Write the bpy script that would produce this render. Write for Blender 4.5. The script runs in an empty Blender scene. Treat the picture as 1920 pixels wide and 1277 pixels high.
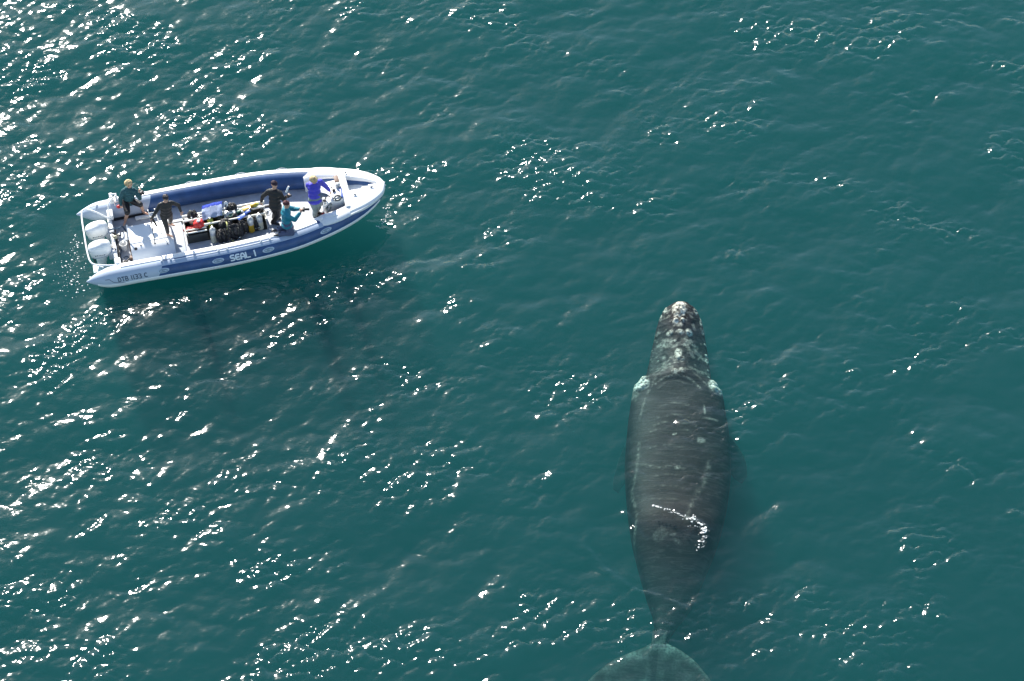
import bpy, bmesh, math, random
import numpy as np
from mathutils import Vector, Matrix, Quaternion, noise

# ------------------------------------------------------------------ camera, sky, sun
scene = bpy.context.scene
C = scene.collection
rad = math.radians
DEP, DIST, WIDE = 48.0, 68.5, 29.0
cd = bpy.data.cameras.new('camera'); cam = bpy.data.objects.new('camera', cd); C.objects.link(cam)
cam.location = (0, -DIST * math.cos(rad(DEP)), DIST * math.sin(rad(DEP)))
cam.rotation_euler = (rad(90 - DEP), 0, 0)
cd.sensor_width = 36; cd.lens = 36 / (WIDE / DIST); cd.clip_start = 0.5; cd.clip_end = 5000
scene.camera = cam
SUN_EL, SUN_AZ = 33.0, -22.0            # azimuth measured from the view direction (+Y), towards +X
sd = Vector((math.sin(rad(SUN_AZ)) * math.cos(rad(SUN_EL)), math.cos(rad(SUN_AZ)) * math.cos(rad(SUN_EL)), math.sin(rad(SUN_EL))))
world = bpy.data.worlds.new('World'); scene.world = world; world.use_nodes = True
wn = world.node_tree; bg = wn.nodes['Background']
sky = wn.nodes.new('ShaderNodeTexSky'); sky.sky_type = 'NISHITA'; sky.sun_disc = False
sky.sun_elevation = rad(SUN_EL); sky.sun_rotation = rad(SUN_AZ)
sky.air_density = 1.0; sky.dust_density = 0.4; sky.ozone_density = 1.0
wn.links.new(sky.outputs[0], bg.inputs[0]); bg.inputs[1].default_value = 0.10
ld = bpy.data.lights.new('sun', 'SUN'); ld.energy = 5.0; ld.angle = rad(0.55); ld.color = (1.0, 0.955, 0.88)
sun = bpy.data.objects.new('sun', ld); C.objects.link(sun); sun.rotation_euler = sd.to_track_quat('Z', 'Y').to_euler()
sun.location = sd * 100
vs = scene.view_settings; vs.view_transform = 'Standard'; vs.look = 'None'; vs.gamma = 1; vs.exposure = 1.05
cy = scene.cycles
cy.use_denoising = True; cy.denoiser = 'OPENIMAGEDENOISE'
cy.max_bounces = 8; cy.diffuse_bounces = 2; cy.glossy_bounces = 3; cy.transmission_bounces = 6
cy.transparent_max_bounces = 12; cy.volume_bounces = 3; cy.sample_clamp_indirect = 6

# ------------------------------------------------------------------ helpers
RNG = random.Random(11)
def mat(name, col, rough=0.5, metal=0.0, spec=0.5, var=0.0, scale=6.0, bump=0.0, bscale=30.0, coat=0.0):
    m = bpy.data.materials.new(name); m.use_nodes = True
    nt = m.node_tree; p = nt.nodes['Principled BSDF']
    p.inputs['Base Color'].default_value = (*col, 1); p.inputs['Roughness'].default_value = rough
    p.inputs['Metallic'].default_value = metal; p.inputs['Specular IOR Level'].default_value = spec
    p.inputs['Coat Weight'].default_value = coat
    tc = nt.nodes.new('ShaderNodeTexCoord')
    if var > 0:
        nz = nt.nodes.new('ShaderNodeTexNoise'); nz.inputs['Scale'].default_value = scale; nz.inputs['Detail'].default_value = 6
        nt.links.new(tc.outputs['Object'], nz.inputs['Vector'])
        r = nt.nodes.new('ShaderNodeValToRGB')
        r.color_ramp.elements[0].position = 0.3; r.color_ramp.elements[1].position = 0.72
        r.color_ramp.elements[0].color = (*[c * (1 - var) for c in col], 1)
        r.color_ramp.elements[1].color = (*[min(1, c * (1 + var * 0.5)) for c in col], 1)
        nt.links.new(nz.outputs[0], r.inputs[0]); nt.links.new(r.outputs[0], p.inputs['Base Color'])
    if bump > 0:
        nb = nt.nodes.new('ShaderNodeTexNoise'); nb.inputs['Scale'].default_value = bscale; nb.inputs['Detail'].default_value = 4
        nt.links.new(tc.outputs['Object'], nb.inputs['Vector'])
        b = nt.nodes.new('ShaderNodeBump'); b.inputs['Strength'].default_value = bump; b.inputs['Distance'].default_value = 0.03
        nt.links.new(nb.outputs[0], b.inputs['Height']); nt.links.new(b.outputs[0], p.inputs['Normal'])
    return m

def link(name, me, m=None, parent=None):
    o = bpy.data.objects.new(name, me); C.objects.link(o)
    if m is not None:
        for mm in (m if isinstance(m, (list, tuple)) else [m]): me.materials.append(mm)
    if parent is not None: o.parent = parent
    return o
def obj(name, bm, m=None, parent=None, smooth=True):
    me = bpy.data.meshes.new(name)
    bmesh.ops.recalc_face_normals(bm, faces=bm.faces)
    bm.to_mesh(me); bm.free()
    for p in me.polygons: p.use_smooth = smooth
    if smooth and hasattr(me, 'set_sharp_from_angle'): me.set_sharp_from_angle(angle=rad(38))
    return link(name, me, m, parent)
def tag(o, label=None, cat=None, group=None, kind=None):
    if label: o['label'] = label
    if cat: o['category'] = cat
    if group: o['group'] = group
    if kind: o['kind'] = kind
    return o
def thing(name, label, cat, mw, group=None):
    o = bpy.data.objects.new(name, None); C.objects.link(o); o.matrix_world = mw
    o.empty_display_size = 0.2
    return tag(o, label, cat, group)

def V(*a): return Vector(a)
def catmull(pts, n=8, closed=False):
    """smooth list of tuples of any length through control points"""
    P = [np.array(p, float) for p in pts]; out = []
    N = len(P); rng = range(N if closed else N - 1)
    for i in rng:
        if closed: a, b, c, d = P[(i - 1) % N], P[i], P[(i + 1) % N], P[(i + 2) % N]
        else: a, b, c, d = P[max(i - 1, 0)], P[i], P[i + 1], P[min(i + 2, N - 1)]
        for k in range(n):
            t = k / n
            out.append(0.5 * ((2 * b) + (-a + c) * t + (2 * a - 5 * b + 4 * c - d) * t * t + (-a + 3 * b - 3 * c + d) * t ** 3))
    if not closed: out.append(P[-1])
    return out
def lerp_tab(tab, x):
    if x <= tab[0][0]: return tab[0][1]
    for (a, va), (b, vb) in zip(tab, tab[1:]):
        if x <= b:
            t = (x - a) / (b - a); return va + (vb - va) * t
    return tab[-1][1]
def smooth_tab(tab, x):
    xs = [t[0] for t in tab]; 
    if x <= xs[0]: return tab[0][1]
    if x >= xs[-1]: return tab[-1][1]
    for i in range(len(tab) - 1):
        if xs[i] <= x <= xs[i + 1]:
            a = tab[max(i - 1, 0)]; b = tab[i]; c = tab[i + 1]; d = tab[min(i + 2, len(tab) - 1)]
            h = c[0] - b[0]; t = (x - b[0]) / h
            m0 = (c[1] - a[1]) / max(c[0] - a[0], 1e-6) * h; m1 = (d[1] - b[1]) / max(d[0] - b[0], 1e-6) * h
            return (2*t**3-3*t**2+1)*b[1] + (t**3-2*t**2+t)*m0 + (-2*t**3+3*t**2)*c[1] + (t**3-t**2)*m1

def add_box(bm, lo, hi, bev=0.0, seg=2, mi=0, mw=None):
    lo = Vector(lo); hi = Vector(hi)
    r = bmesh.ops.create_cube(bm, size=1); vs_ = r['verts']
    for v in vs_:
        v.co = Vector(((v.co.x + .5) * (hi.x - lo.x) + lo.x, (v.co.y + .5) * (hi.y - lo.y) + lo.y, (v.co.z + .5) * (hi.z - lo.z) + lo.z))
    if mw is not None: bmesh.ops.transform(bm, matrix=mw, verts=vs_)
    fs = list({f for v in vs_ for f in v.link_faces})
    for f in fs: f.material_index = mi
    if bev > 0:
        es = list({e for v in vs_ for e in v.link_edges})
        r = bmesh.ops.bevel(bm, geom=es, offset=bev, segments=seg, affect='EDGES', profile=0.5)
        for f in r['faces']: f.material_index = mi
def ring_frame(t, up=Vector((0, 0, 1))):
    t = t.normalized()
    if abs(t.dot(up)) > 0.97: up = Vector((1, 0, 0))
    s = t.cross(up).normalized(); u = s.cross(t).normalized()
    return s, u
def add_tube(bm, pts, r, seg=10, cap=True, mi=0, closed=False, flat=1.0):
    """tube through pts; r a number or list"""
    pts = [Vector(p) for p in pts]; n = len(pts)
    rr = list(r) if hasattr(r, '__len__') else [r] * n
    rings = []; prev = None
    for i, p in enumerate(pts):
        a = pts[(i - 1) % n] if (closed or i > 0) else p; b = pts[(i + 1) % n] if (closed or i < n - 1) else p
        t = (b - a)
        if t.length < 1e-9: t = Vector((1, 0, 0))
        t.normalize()
        if prev is None: s, u = ring_frame(t)
        else:
            u = prev - t * prev.dot(t)
            if u.length < 1e-6: s, u = ring_frame(t)
            else: u.normalize(); s = t.cross(u)
        prev = u
        rings.append([bm.verts.new(p + (s * math.cos(2 * math.pi * k / seg) + u * math.sin(2 * math.pi * k / seg) * flat) * rr[i]) for k in range(seg)])
    m = n if closed else n - 1
    for i in range(m):
        A, B = rings[i], rings[(i + 1) % n]
        for k in range(seg):
            f = bm.faces.new((A[k], A[(k + 1) % seg], B[(k + 1) % seg], B[k])); f.material_index = mi
    if cap and not closed:
        for R in (rings[0], rings[-1]):
            f = bm.faces.new(R); f.material_index = mi
    return rings
def add_cyl(bm, a, b, r, r2=None, seg=16, mi=0, round_=0.0):
    a, b = Vector(a), Vector(b); r2 = r if r2 is None else r2
    if round_ > 0:
        d = (b - a).normalized(); q = round_
        pts = [a, a + d * q * .3, a + d * q, b - d * q, b - d * q * .3, b]
        add_tube(bm, pts, [max(r - q, r * .2), r - q * .3, r, r2, r2 - q * .3, max(r2 - q, r2 * .2)], seg, True, mi)
    else: add_tube(bm, [a, b], [r, r2], seg, True, mi)
def add_ell(bm, c, s, seg=16, rings=10, mi=0, mw=None):
    r = bmesh.ops.create_uvsphere(bm, u_segments=seg, v_segments=rings, radius=1)
    for v in r['verts']:
        v.co = Vector((v.co.x * s[0], v.co.y * s[1], v.co.z * s[2])) 
        if mw is not None: v.co = mw @ v.co
        v.co += Vector(c)
    for f in {f for v in r['verts'] for f in v.link_faces}: f.material_index = mi
def loft(bm, sections, closed=True, cap=True, mi=0):
    rings = [[bm.verts.new(Vector(p)) for p in s] for s in sections]
    for A, B in zip(rings, rings[1:]):
        n = len(A)
        for k in range(n if closed else n - 1):
            f = bm.faces.new((A[k], A[(k + 1) % n], B[(k + 1) % n], B[k])); f.material_index = mi
    if cap and closed:
        for R in (rings[0], rings[-1]):
            try: f = bm.faces.new(R); f.material_index = mi
            except ValueError: pass
    return rings
def add_prism(bm, poly, z0, z1, mi=0, bev=0.0):
    a = [bm.verts.new((x, y, z0)) for x, y in poly]; b = [bm.verts.new((x, y, z1)) for x, y in poly]
    n = len(poly); fs = [bm.faces.new(a), bm.faces.new(b)]
    for k in range(n): fs.append(bm.faces.new((a[k], a[(k + 1) % n], b[(k + 1) % n], b[k])))
    for f in fs: f.material_index = mi
    if bev > 0:
        es = list(fs[1].edges)
        r = bmesh.ops.bevel(bm, geom=es, offset=bev, segments=2, affect='EDGES', profile=0.5)
        for f in r['faces']: f.material_index = mi

# boat frame: origin at the stern on the waterline, x forward, y to port, z up
BOAT = Matrix.Translation((-12.5, 3.4, -0.02)) @ Matrix.Rotation(rad(12.8), 4, 'Z') @ Matrix.Rotation(rad(-2.2), 4, 'Y')
BOAT_I = BOAT.inverted()
# whale frame: origin at the snout tip on the waterline, x aft along the spine, y to the whale's left seen from the camera's left
WH_A = Vector((4.87, 1.62, 0.0)); WH_B = Vector((3.84, -10.6, 0.0))
wx = (WH_B - WH_A).normalized(); wz = Vector((0, 0, 1)); wy = wz.cross(wx)
WHALE = Matrix.Translation(WH_A) @ Matrix((wx, wy, wz)).transposed().to_4x4()
WHALE_I = WHALE.inverted()
# ------------------------------------------------------------------ the sea
def build_water():
    N = 1200; DX = 0.04; L = N * DX
    rs = np.random.RandomState(5)
    kx = np.fft.fftfreq(N, DX) * 2 * np.pi
    KX, KY = np.meshgrid(kx, kx, indexing='xy'); K = np.hypot(KX, KY); K[0, 0] = 1
    def field(theta, lam_peak, power, spread, lo, hi):
        ang = np.arctan2(KY, KX) - rad(theta)
        D = np.abs(np.cos(ang)) ** spread
        kp = 2 * np.pi / lam_peak
        S = K ** (-power) * np.exp(-(kp / K) ** 2) * D
        S *= (K > 2 * np.pi / hi) * np.exp(-(K / (2 * np.pi / lo)) ** 2)
        S[0, 0] = 0
        h = np.fft.ifft2(np.sqrt(S) * (rs.normal(size=K.shape) + 1j * rs.normal(size=K.shape)))
        H = np.fft.fft2(h.real)
        return H
    def norm(H, slope):
        sx = np.fft.ifft2(1j * KX * H).real; sy = np.fft.ifft2(1j * KY * H).real
        return H * slope / math.sqrt((sx ** 2 + sy ** 2).mean())
    H = norm(field(107, 6.0, 4.2, 2.0, 1.2, 40), 0.054)       # the long chop
    H = H + norm(field(101, 1.4, 4.0, 1.2, 0.4, 5), 0.088)    # wind wavelets
    H2 = norm(field(99, 0.6, 3.8, 1.2, 0.14, 1.2), 0.132)  # ripples
    h = np.fft.ifft2(H).real; h2 = np.fft.ifft2(H2).real
    # ripples come in gusty patches and ride on the crests
    g = norm(field(100, 5, 3.2, .5, 1.2, 40), 1.0); g = np.fft.ifft2(g).real; g = g / g.std()
    amp = np.clip(np.exp(0.70 * g + 0.35 * h / h.std() - .30), 0.22, 3.2)
    z = h + h2 * amp
    Z = np.fft.fft2(z)
    dx = np.fft.ifft2(-1j * KX / K * Z).real; dy = np.fft.ifft2(-1j * KY / K * Z).real
    lam = 1.0
    # crop to the stretch of sea the photo looks at
    x0, x1, y0, y1 = -22.0, 22.0, -17.0, 22.0
    nx, ny = int((x1 - x0) / DX) + 1, int((y1 - y0) / DX) + 1
    X = x0 + np.arange(nx) * DX; Y = y0 + np.arange(ny) * DX
    ix = np.arange(nx) % N; iy = np.arange(ny) % N
    zz = z[np.ix_(iy, ix)]; ddx = dx[np.ix_(iy, ix)]; ddy = dy[np.ix_(iy, ix)]
    XX, YY = np.meshgrid(X, Y)
    # fades to the coarse outer sea
    e = np.minimum(np.minimum(XX - x0, x1 - XX), np.minimum(YY - y0, y1 - YY)); ed = np.clip(e / 2.0, 0, 1)
    # calmer under the hull
    B = np.array(BOAT_I)
    bx = B[0, 0] * XX + B[0, 1] * YY + B[0, 3]; by = B[1, 0] * XX + B[1, 1] * YY + B[1, 3]
    ex = np.maximum(np.maximum(-0.3 - bx, bx - 8.9), 0); ey = np.maximum(np.abs(by) - np.clip((9.2 - bx) * 0.9, 0.1, 1.5), 0)
    bd = np.hypot(ex, ey); bm_ = np.clip(bd / 1.2, 0, 1); bm_ = bm_ * bm_ * (3 - 2 * bm_)
    damp = 0.22 + 0.78 * bm_
    # smooth over the submerged whale, plus the ridge of water where its back nearly breaks the surface
    A = np.array(WHALE_I)
    ax = A[0, 0] * XX + A[0, 1] * YY + A[0, 3]; ay = A[1, 0] * XX + A[1, 1] * YY + A[1, 3]
    wd = np.maximum(np.abs(ax - 5.0) / 5.4, np.abs(ay) / 1.6); wm = np.clip((wd - 0.75) / 0.5, 0, 1)
    damp = damp * (0.72 + 0.28 * wm)
    zz = zz * damp * ed; ddx = ddx * lam * damp * ed; ddy = ddy * lam * damp * ed
    zz = zz - 0.10 * (1 - bm_)
    seg = np.random.RandomState(3).normal(size=zz.shape)
    def ridge(pts, w, hgt, rough):
        """a sharp little crest along a polyline, broken up into beads"""
        P = np.array(catmull(pts, 8)); d = np.full(zz.shape, 9.0)
        sel = (XX > P[:, 0].min() - 1) & (XX < P[:, 0].max() + 1) & (YY > P[:, 1].min() - 1) & (YY < P[:, 1].max() + 1)
        xs, ys = XX[sel], YY[sel]; dd = np.full(xs.shape, 9.0)
        for a, b in zip(P[:-1], P[1:]):
            ab = b - a; t = np.clip(((xs - a[0]) * ab[0] + (ys - a[1]) * ab[1]) / (ab @ ab + 1e-9), 0, 1)
            dd = np.minimum(dd, np.hypot(xs - a[0] - t * ab[0], ys - a[1] - t * ab[1]))
        zz[sel] += hgt * np.exp(-(dd / w) ** 2) + seg[sel] * rough * np.exp(-(dd / (w * 1.3)) ** 2)
    for pts, w, hgt, rough in RIDGES: ridge(pts, w, hgt, rough)
    global WATER_Z
    WATER_Z = (x0, y0, DX, zz)
    co = np.stack([XX + ddx, YY + ddy, zz], -1).reshape(-1, 3)
    nv = nx * ny
    idx = np.arange(nv).reshape(ny, nx)
    q = np.stack([idx[:-1, :-1], idx[:-1, 1:], idx[1:, 1:], idx[1:, :-1]], -1).reshape(-1, 4)
    # outer sea: one flat skirt to the horizon, then down and closed below
    R = 2500.0; DEEP = -60.0
    border = np.concatenate([idx[0, :-1], idx[:-1, -1], idx[-1, :0:-1], idx[:0:-1, 0]])
    per = co[border]; cx, cyy = 0.0, 3.0
    rings = []; extra = []; base = nv
    for s, dz in ((2.0, 0), (6.0, 0), (R / 22, 0), (R / 22, DEEP)):
        q2 = np.stack([(per[:, 0] - cx) * s + cx, (per[:, 1] - cyy) * s + cyy, np.full(len(per), dz)], -1)
        extra.append(q2); rings.append(np.arange(base, base + len(per))); base += len(per)
    allq = [q]; prev = border
    for r in rings:
        a, b = prev, np.roll(prev, -1); c, d = np.roll(r, -1), r
        allq.append(np.stack([a, d, c, b], -1)); prev = r
    co = np.concatenate([co] + extra); Q = np.concatenate(allq)
    me = bpy.data.meshes.new('water')
    nf = len(Q); bottom = prev[::-1]
    me.vertices.add(len(co)); me.vertices.foreach_set('co', co.ravel())
    me.loops.add(nf * 4 + len(bottom)); me.loops.foreach_set('vertex_index', np.concatenate([Q.ravel(), bottom]).astype(np.int32))
    me.polygons.add(nf + 1); me.polygons.foreach_set('loop_start', (np.arange(nf + 1) * 4).astype(np.int32))
    me.update(calc_edges=True); me.validate()
    me.polygons.foreach_set('use_smooth', np.ones(len(me.polygons), bool))
    return me

def water_material():
    m = bpy.data.materials.new('sea_water'); m.use_nodes = True; nt = m.node_tree; nt.nodes.clear()
    N = nt.nodes.new; Lk = nt.links.new
    out = N('ShaderNodeOutputMaterial')
    tr = N('ShaderNodeBsdfTransparent')
    gl = N('ShaderNodeBsdfGlossy'); gl.distribution = 'GGX'; gl.inputs['Roughness'].default_value = W_ROUGH
    fr = N('ShaderNodeFresnel'); fr.inputs['IOR'].default_value = 1.34
    mx = N('ShaderNodeMixShader')
    tc = N('ShaderNodeTexCoord'); mp = N('ShaderNodeMapping'); mp.inputs['Rotation'].default_value = (0, 0, rad(-22))
    mp.inputs['Scale'].default_value = (0.75, 1.2, 1)
    nz = N('ShaderNodeTexNoise'); nz.inputs['Scale'].default_value = 7; nz.inputs['Detail'].default_value = 1.5; nz.inputs['Roughness'].default_value = 0.62
    pn = N('ShaderNodeTexNoise'); pn.inputs['Scale'].default_value = 0.55; pn.inputs['Detail'].default_value = 5; pn.inputs['Roughness'].default_value = 0.6
    pr = N('ShaderNodeMapRange'); pr.inputs['From Min'].default_value = 0.42; pr.inputs['From Max'].default_value = 0.72; pr.inputs['To Min'].default_value = 0.15; pr.inputs['To Max'].default_value = 1.0
    Lk(tc.outputs['Object'], pn.inputs['Vector']); Lk(pn.outputs[0], pr.inputs['Value'])
    b = N('ShaderNodeBump'); b.inputs['Distance'].default_value = W_BUMP; Lk(pr.outputs[0], b.inputs['Strength'])
    Lk(tc.outputs['Object'], mp.inputs[0]); Lk(mp.outputs[0], nz.inputs['Vector']); Lk(nz.outputs[0], b.inputs['Height'])
    Lk(b.outputs[0], gl.inputs['Normal']); Lk(b.outputs[0], fr.inputs['Normal'])
    g2 = N('ShaderNodeBsdfGlossy'); g2.distribution = 'GGX'; g2.inputs['Roughness'].default_value = 0.36; Lk(b.outputs[0], g2.inputs['Normal'])
    mg = N('ShaderNodeMixShader'); mg.inputs[0].default_value = 0.012; Lk(gl.outputs[0], mg.inputs[1]); Lk(g2.outputs[0], mg.inputs[2])
    gm = N('ShaderNodeNewGeometry'); om = N('ShaderNodeMath'); om.operation = 'SUBTRACT'; om.inputs[0].default_value = 1.0; Lk(gm.outputs['Backfacing'], om.inputs[1])
    fm = N('ShaderNodeMath'); fm.operation = 'MULTIPLY'; Lk(fr.outputs[0], fm.inputs[0]); Lk(om.outputs[0], fm.inputs[1]); Lk(fm.outputs[0], mx.inputs[0]); Lk(tr.outputs[0], mx.inputs[1]); Lk(mg.outputs[0], mx.inputs[2]); Lk(mx.outputs[0], out.inputs['Surface'])
    sc = N('ShaderNodeVolumeScatter'); sc.inputs['Color'].default_value = (*W_SCOL, 1); sc.inputs['Density'].default_value = W_SDEN
    sc.inputs['Anisotropy'].default_value = 0.0
    ab = N('ShaderNodeVolumeAbsorption'); ab.inputs['Color'].default_value = (*W_ACOL, 1); ab.inputs['Density'].default_value = W_ADEN
    ad = N('ShaderNodeAddShader'); Lk(sc.outputs[0], ad.inputs[0]); Lk(ab.outputs[0], ad.inputs[1]); Lk(ad.outputs[0], out.inputs['Volume'])
    return m
W_ROUGH = 0.095; W_BUMP = 0.019
W_SCOL, W_SDEN = (0.034, 0.102, 0.106), 0.50
W_ACOL, W_ADEN = (0.05, 0.66, 0.65), 0.56
RIDGES = [([(3.74, -5.94), (4.19, -6.11), (4.6, -6.36), (4.85, -6.45)], .06, .09, .03), ([(4.8, -6.42), (4.98, -6.54), (5.1, -6.8)], .10, .08, .04), ([(5.08, -6.85), (5.04, -7.1), (4.9, -7.3)], .10, .03, .03),
    ([(1.89, -7.38), (2.5, -8.22), (3.18, -8.76), (3.86, -9.02), (4.53, -9.4)], .13, .05, .002), ([(2.98, -6.14), (3.45, -7.03)], .07, .04, .004), ([(3.6, -9.75), (4.1, -9.85), (4.6, -10.1)], .07, .03, 0)]
water = link('water', build_water(), water_material()); tag(water, 'rippled teal sea water with scattered sun glints', kind='structure')

def foam_glint(pts, w, n, seed, label, rmin=.006, rmax=.02):
    """white beads, for froth and for painted glints, lying on the water along a line"""
    rr = random.Random(seed); P = catmull(pts, 10); bm = bmesh.new(); x0, y0, dx, zz = WATER_Z
    for k in range(n):
        t = rr.random() * (len(P) - 1.001); i = int(t); p = P[i] + (P[i + 1] - P[i]) * (t - i)
        x = p[0] + rr.gauss(0, w); y = p[1] + rr.gauss(0, w)
        z = zz[int(round((y - y0) / dx)), int(round((x - x0) / dx))]
        r = rmin + (rmax - rmin) * rr.random() ** 2.5
        add_ell(bm, (x, y, z + r * .1), (r * rr.uniform(1, 2.2), r * rr.uniform(.8, 1.4), r * .5), 8, 5, mw=Matrix.Rotation(rr.uniform(-.5, .9), 4, 'Z'))
    o = obj('foam_glint', bm, FOAM_GLINT); tag(o, label, kind='stuff')
FOAM_GLINT = mat('foam_glint', (.82, .84, .82), .4)  # white also paints in the sun glints along the whale's back
foam_glint([(3.74, -5.94), (4.19, -6.11), (4.6, -6.36), (4.85, -6.45)], .016, 170, 1, 'thin broken line of white painted glints across the back of the whale', .003, .012)
foam_glint([(4.75, -6.43), (4.98, -6.54), (5.10, -6.75), (5.06, -6.85)], .045, 150, 2, 'curl of white painted glints at the end of the line across the back of the whale', .003, .016)
foam_glint([(5.06, -6.95), (5.04, -7.15), (4.88, -7.32)], .05, 50, 3, 'scatter of painted glint beads behind the glint line on the back of the whale', .003, .011)
foam_glint([(-12.75, 2.15), (-12.9, 2.9), (-12.8, 4.0)], .22, 140, 4, 'light froth on the water behind the twin engines', .004, .018)
foam_glint([(-3.72, 5.35), (-3.70, 5.05), (-3.95, 4.6)], .06, 45, 5, 'few flecks of froth at the bow of the boat', .004, .015)
# ------------------------------------------------------------------ the whale
def whale_material():
    m = bpy.data.materials.new('whale_skin'); m.use_nodes = True; nt = m.node_tree; p = nt.nodes['Principled BSDF']
    N = nt.nodes.new; Lk = nt.links.new
    tc = N('ShaderNodeTexCoord'); at = N('ShaderNodeAttribute'); at.attribute_name = 'pale'
    n1 = N('ShaderNodeTexNoise'); n1.inputs['Scale'].default_value = 2.2; n1.inputs['Detail'].default_value = 8; n1.inputs['Roughness'].default_value = 0.65
    Lk(tc.outputs['Object'], n1.inputs['Vector'])
    r1 = N('ShaderNodeValToRGB'); e = r1.color_ramp.elements
    e[0].position = 0.32; e[0].color = (0.004, 0.004, 0.004, 1); e[1].position = 0.74; e[1].color = (0.014, 0.0105, 0.009, 1)
    k = e.new(0.55); k.color = (0.007, 0.006, 0.006, 1)
    Lk(n1.outputs[0], r1.inputs[0])
    # fine transverse wrinkles
    mp = N('ShaderNodeMapping'); mp.inputs['Scale'].default_value = (6.5, 0.9, 0.9); Lk(tc.outputs['Object'], mp.inputs[0])
    n2 = N('ShaderNodeTexNoise'); n2.inputs['Scale'].default_value = 1.3; n2.inputs['Detail'].default_value = 5; n2.inputs['Distortion'].default_value = 0.6
    Lk(mp.outputs[0], n2.inputs['Vector'])
    r2 = N('ShaderNodeValToRGB'); e = r2.color_ramp.elements; e[0].position = 0.50; e[0].color = (0, 0, 0, 1); e[1].position = 0.62; e[1].color = (0.5, 0.5, 0.5, 1)
    k = e.new(0.55); k.color = (0.5, 0.5, 0.5, 1); k = e.new(0.57); k.color = (0.0, 0.0, 0.0, 1)
    e[-1].color = (0.12, 0.12, 0.12, 1)
    Lk(n2.outputs[0], r2.inputs[0])
    mx = N('ShaderNodeMix'); mx.data_type = 'RGBA'; Lk(r2.outputs[0], mx.inputs[0]); Lk(r1.outputs[0], mx.inputs[6]); mx.inputs[7].default_value = (0.05, 0.045, 0.042, 1)
    m2 = N('ShaderNodeMix'); m2.data_type = 'RGBA'; Lk(mx.outputs[2], m2.inputs[6]); Lk(at.outputs['Fac'], m2.inputs[0])
    n3 = N('ShaderNodeTexNoise'); n3.inputs['Scale'].default_value = 16; n3.inputs['Detail'].default_value = 4
    Lk(tc.outputs['Object'], n3.inputs['Vector'])
    r3 = N('ShaderNodeValToRGB'); e = r3.color_ramp.elements; e[0].position = 0.36; e[0].color = (0.13, 0.12, 0.10, 1); e[1].position = 0.6; e[1].color = (0.62, 0.64, 0.54, 1)
    Lk(n3.outputs[0], r3.inputs[0]); Lk(r3.outputs[0], m2.inputs[7])
    Lk(m2.outputs[2], p.inputs['Base Color']); p.inputs['Roughness'].default_value = 0.6; p.inputs['Specular IOR Level'].default_value = 0.12
    b = N('ShaderNodeBump'); b.inputs['Strength'].default_value = 0.3; b.inputs['Distance'].default_value = 0.02
    ma = N('ShaderNodeMath'); ma.operation = 'ADD'; Lk(n2.outputs[0], ma.inputs[0]); Lk(n3.outputs[0], ma.inputs[1])
    Lk(ma.outputs[0], b.inputs['Height']); Lk(b.outputs[0], p.inputs['Normal'])
    return m

HW = [(-.02,.10),(.10,.33),(.31,.50),(.7,.65),(1.14,.74),(1.65,.82),(2.18,.89),(2.58,.96),(2.81,1.10),(3.04,1.24),(3.64,1.34),(4.42,1.42),(5.57,1.46),(6.68,1.38),(7.41,1.28),(8.12,1.14),(9,.90),(9.85,.64),(10.28,.47),(10.62,.33),(11.1,.19),(11.6,.16),(12.6,.10)]
MID = [(0,0),(2,.05),(3,.05),(4.4,.12),(5.6,.16),(7,.18),(9,.15),(10.3,.12),(10.6,.06),(11.15,-.03),(11.6,-.05),(12.6,-.25)]
TOP = [(-.02,-.12),(.15,.02),(.4,.06),(.9,.0),(1.6,-.08),(2.3,-.06),(2.65,-.04),(2.95,-.14),(4,-.10),(5.5,-.10),(7,-.10),(7.9,-.06),(8.5,-.22),(9.4,-.48),(10.3,-.68),(11,-.82),(12,-.88),(12.6,-.90)]
MZ = [(-.02,-.25),(.4,-.34),(1.2,-.50),(2.5,-.60),(2.75,-.46),(3.1,-.50),(3.6,-.66),(5,-.80),(7,-.78),(8.2,-.80),(9.4,-.92),(10.3,-1.0),(11,-1.03),(12.6,-.98)]
BOT = [(-.02,-.5),(.4,-.9),(1.2,-1.5),(2.5,-2.2),(4,-2.7),(6,-2.8),(8,-2.3),(9.5,-1.7),(10.5,-1.4),(11,-1.3),(12.6,-1.06)]
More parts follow.
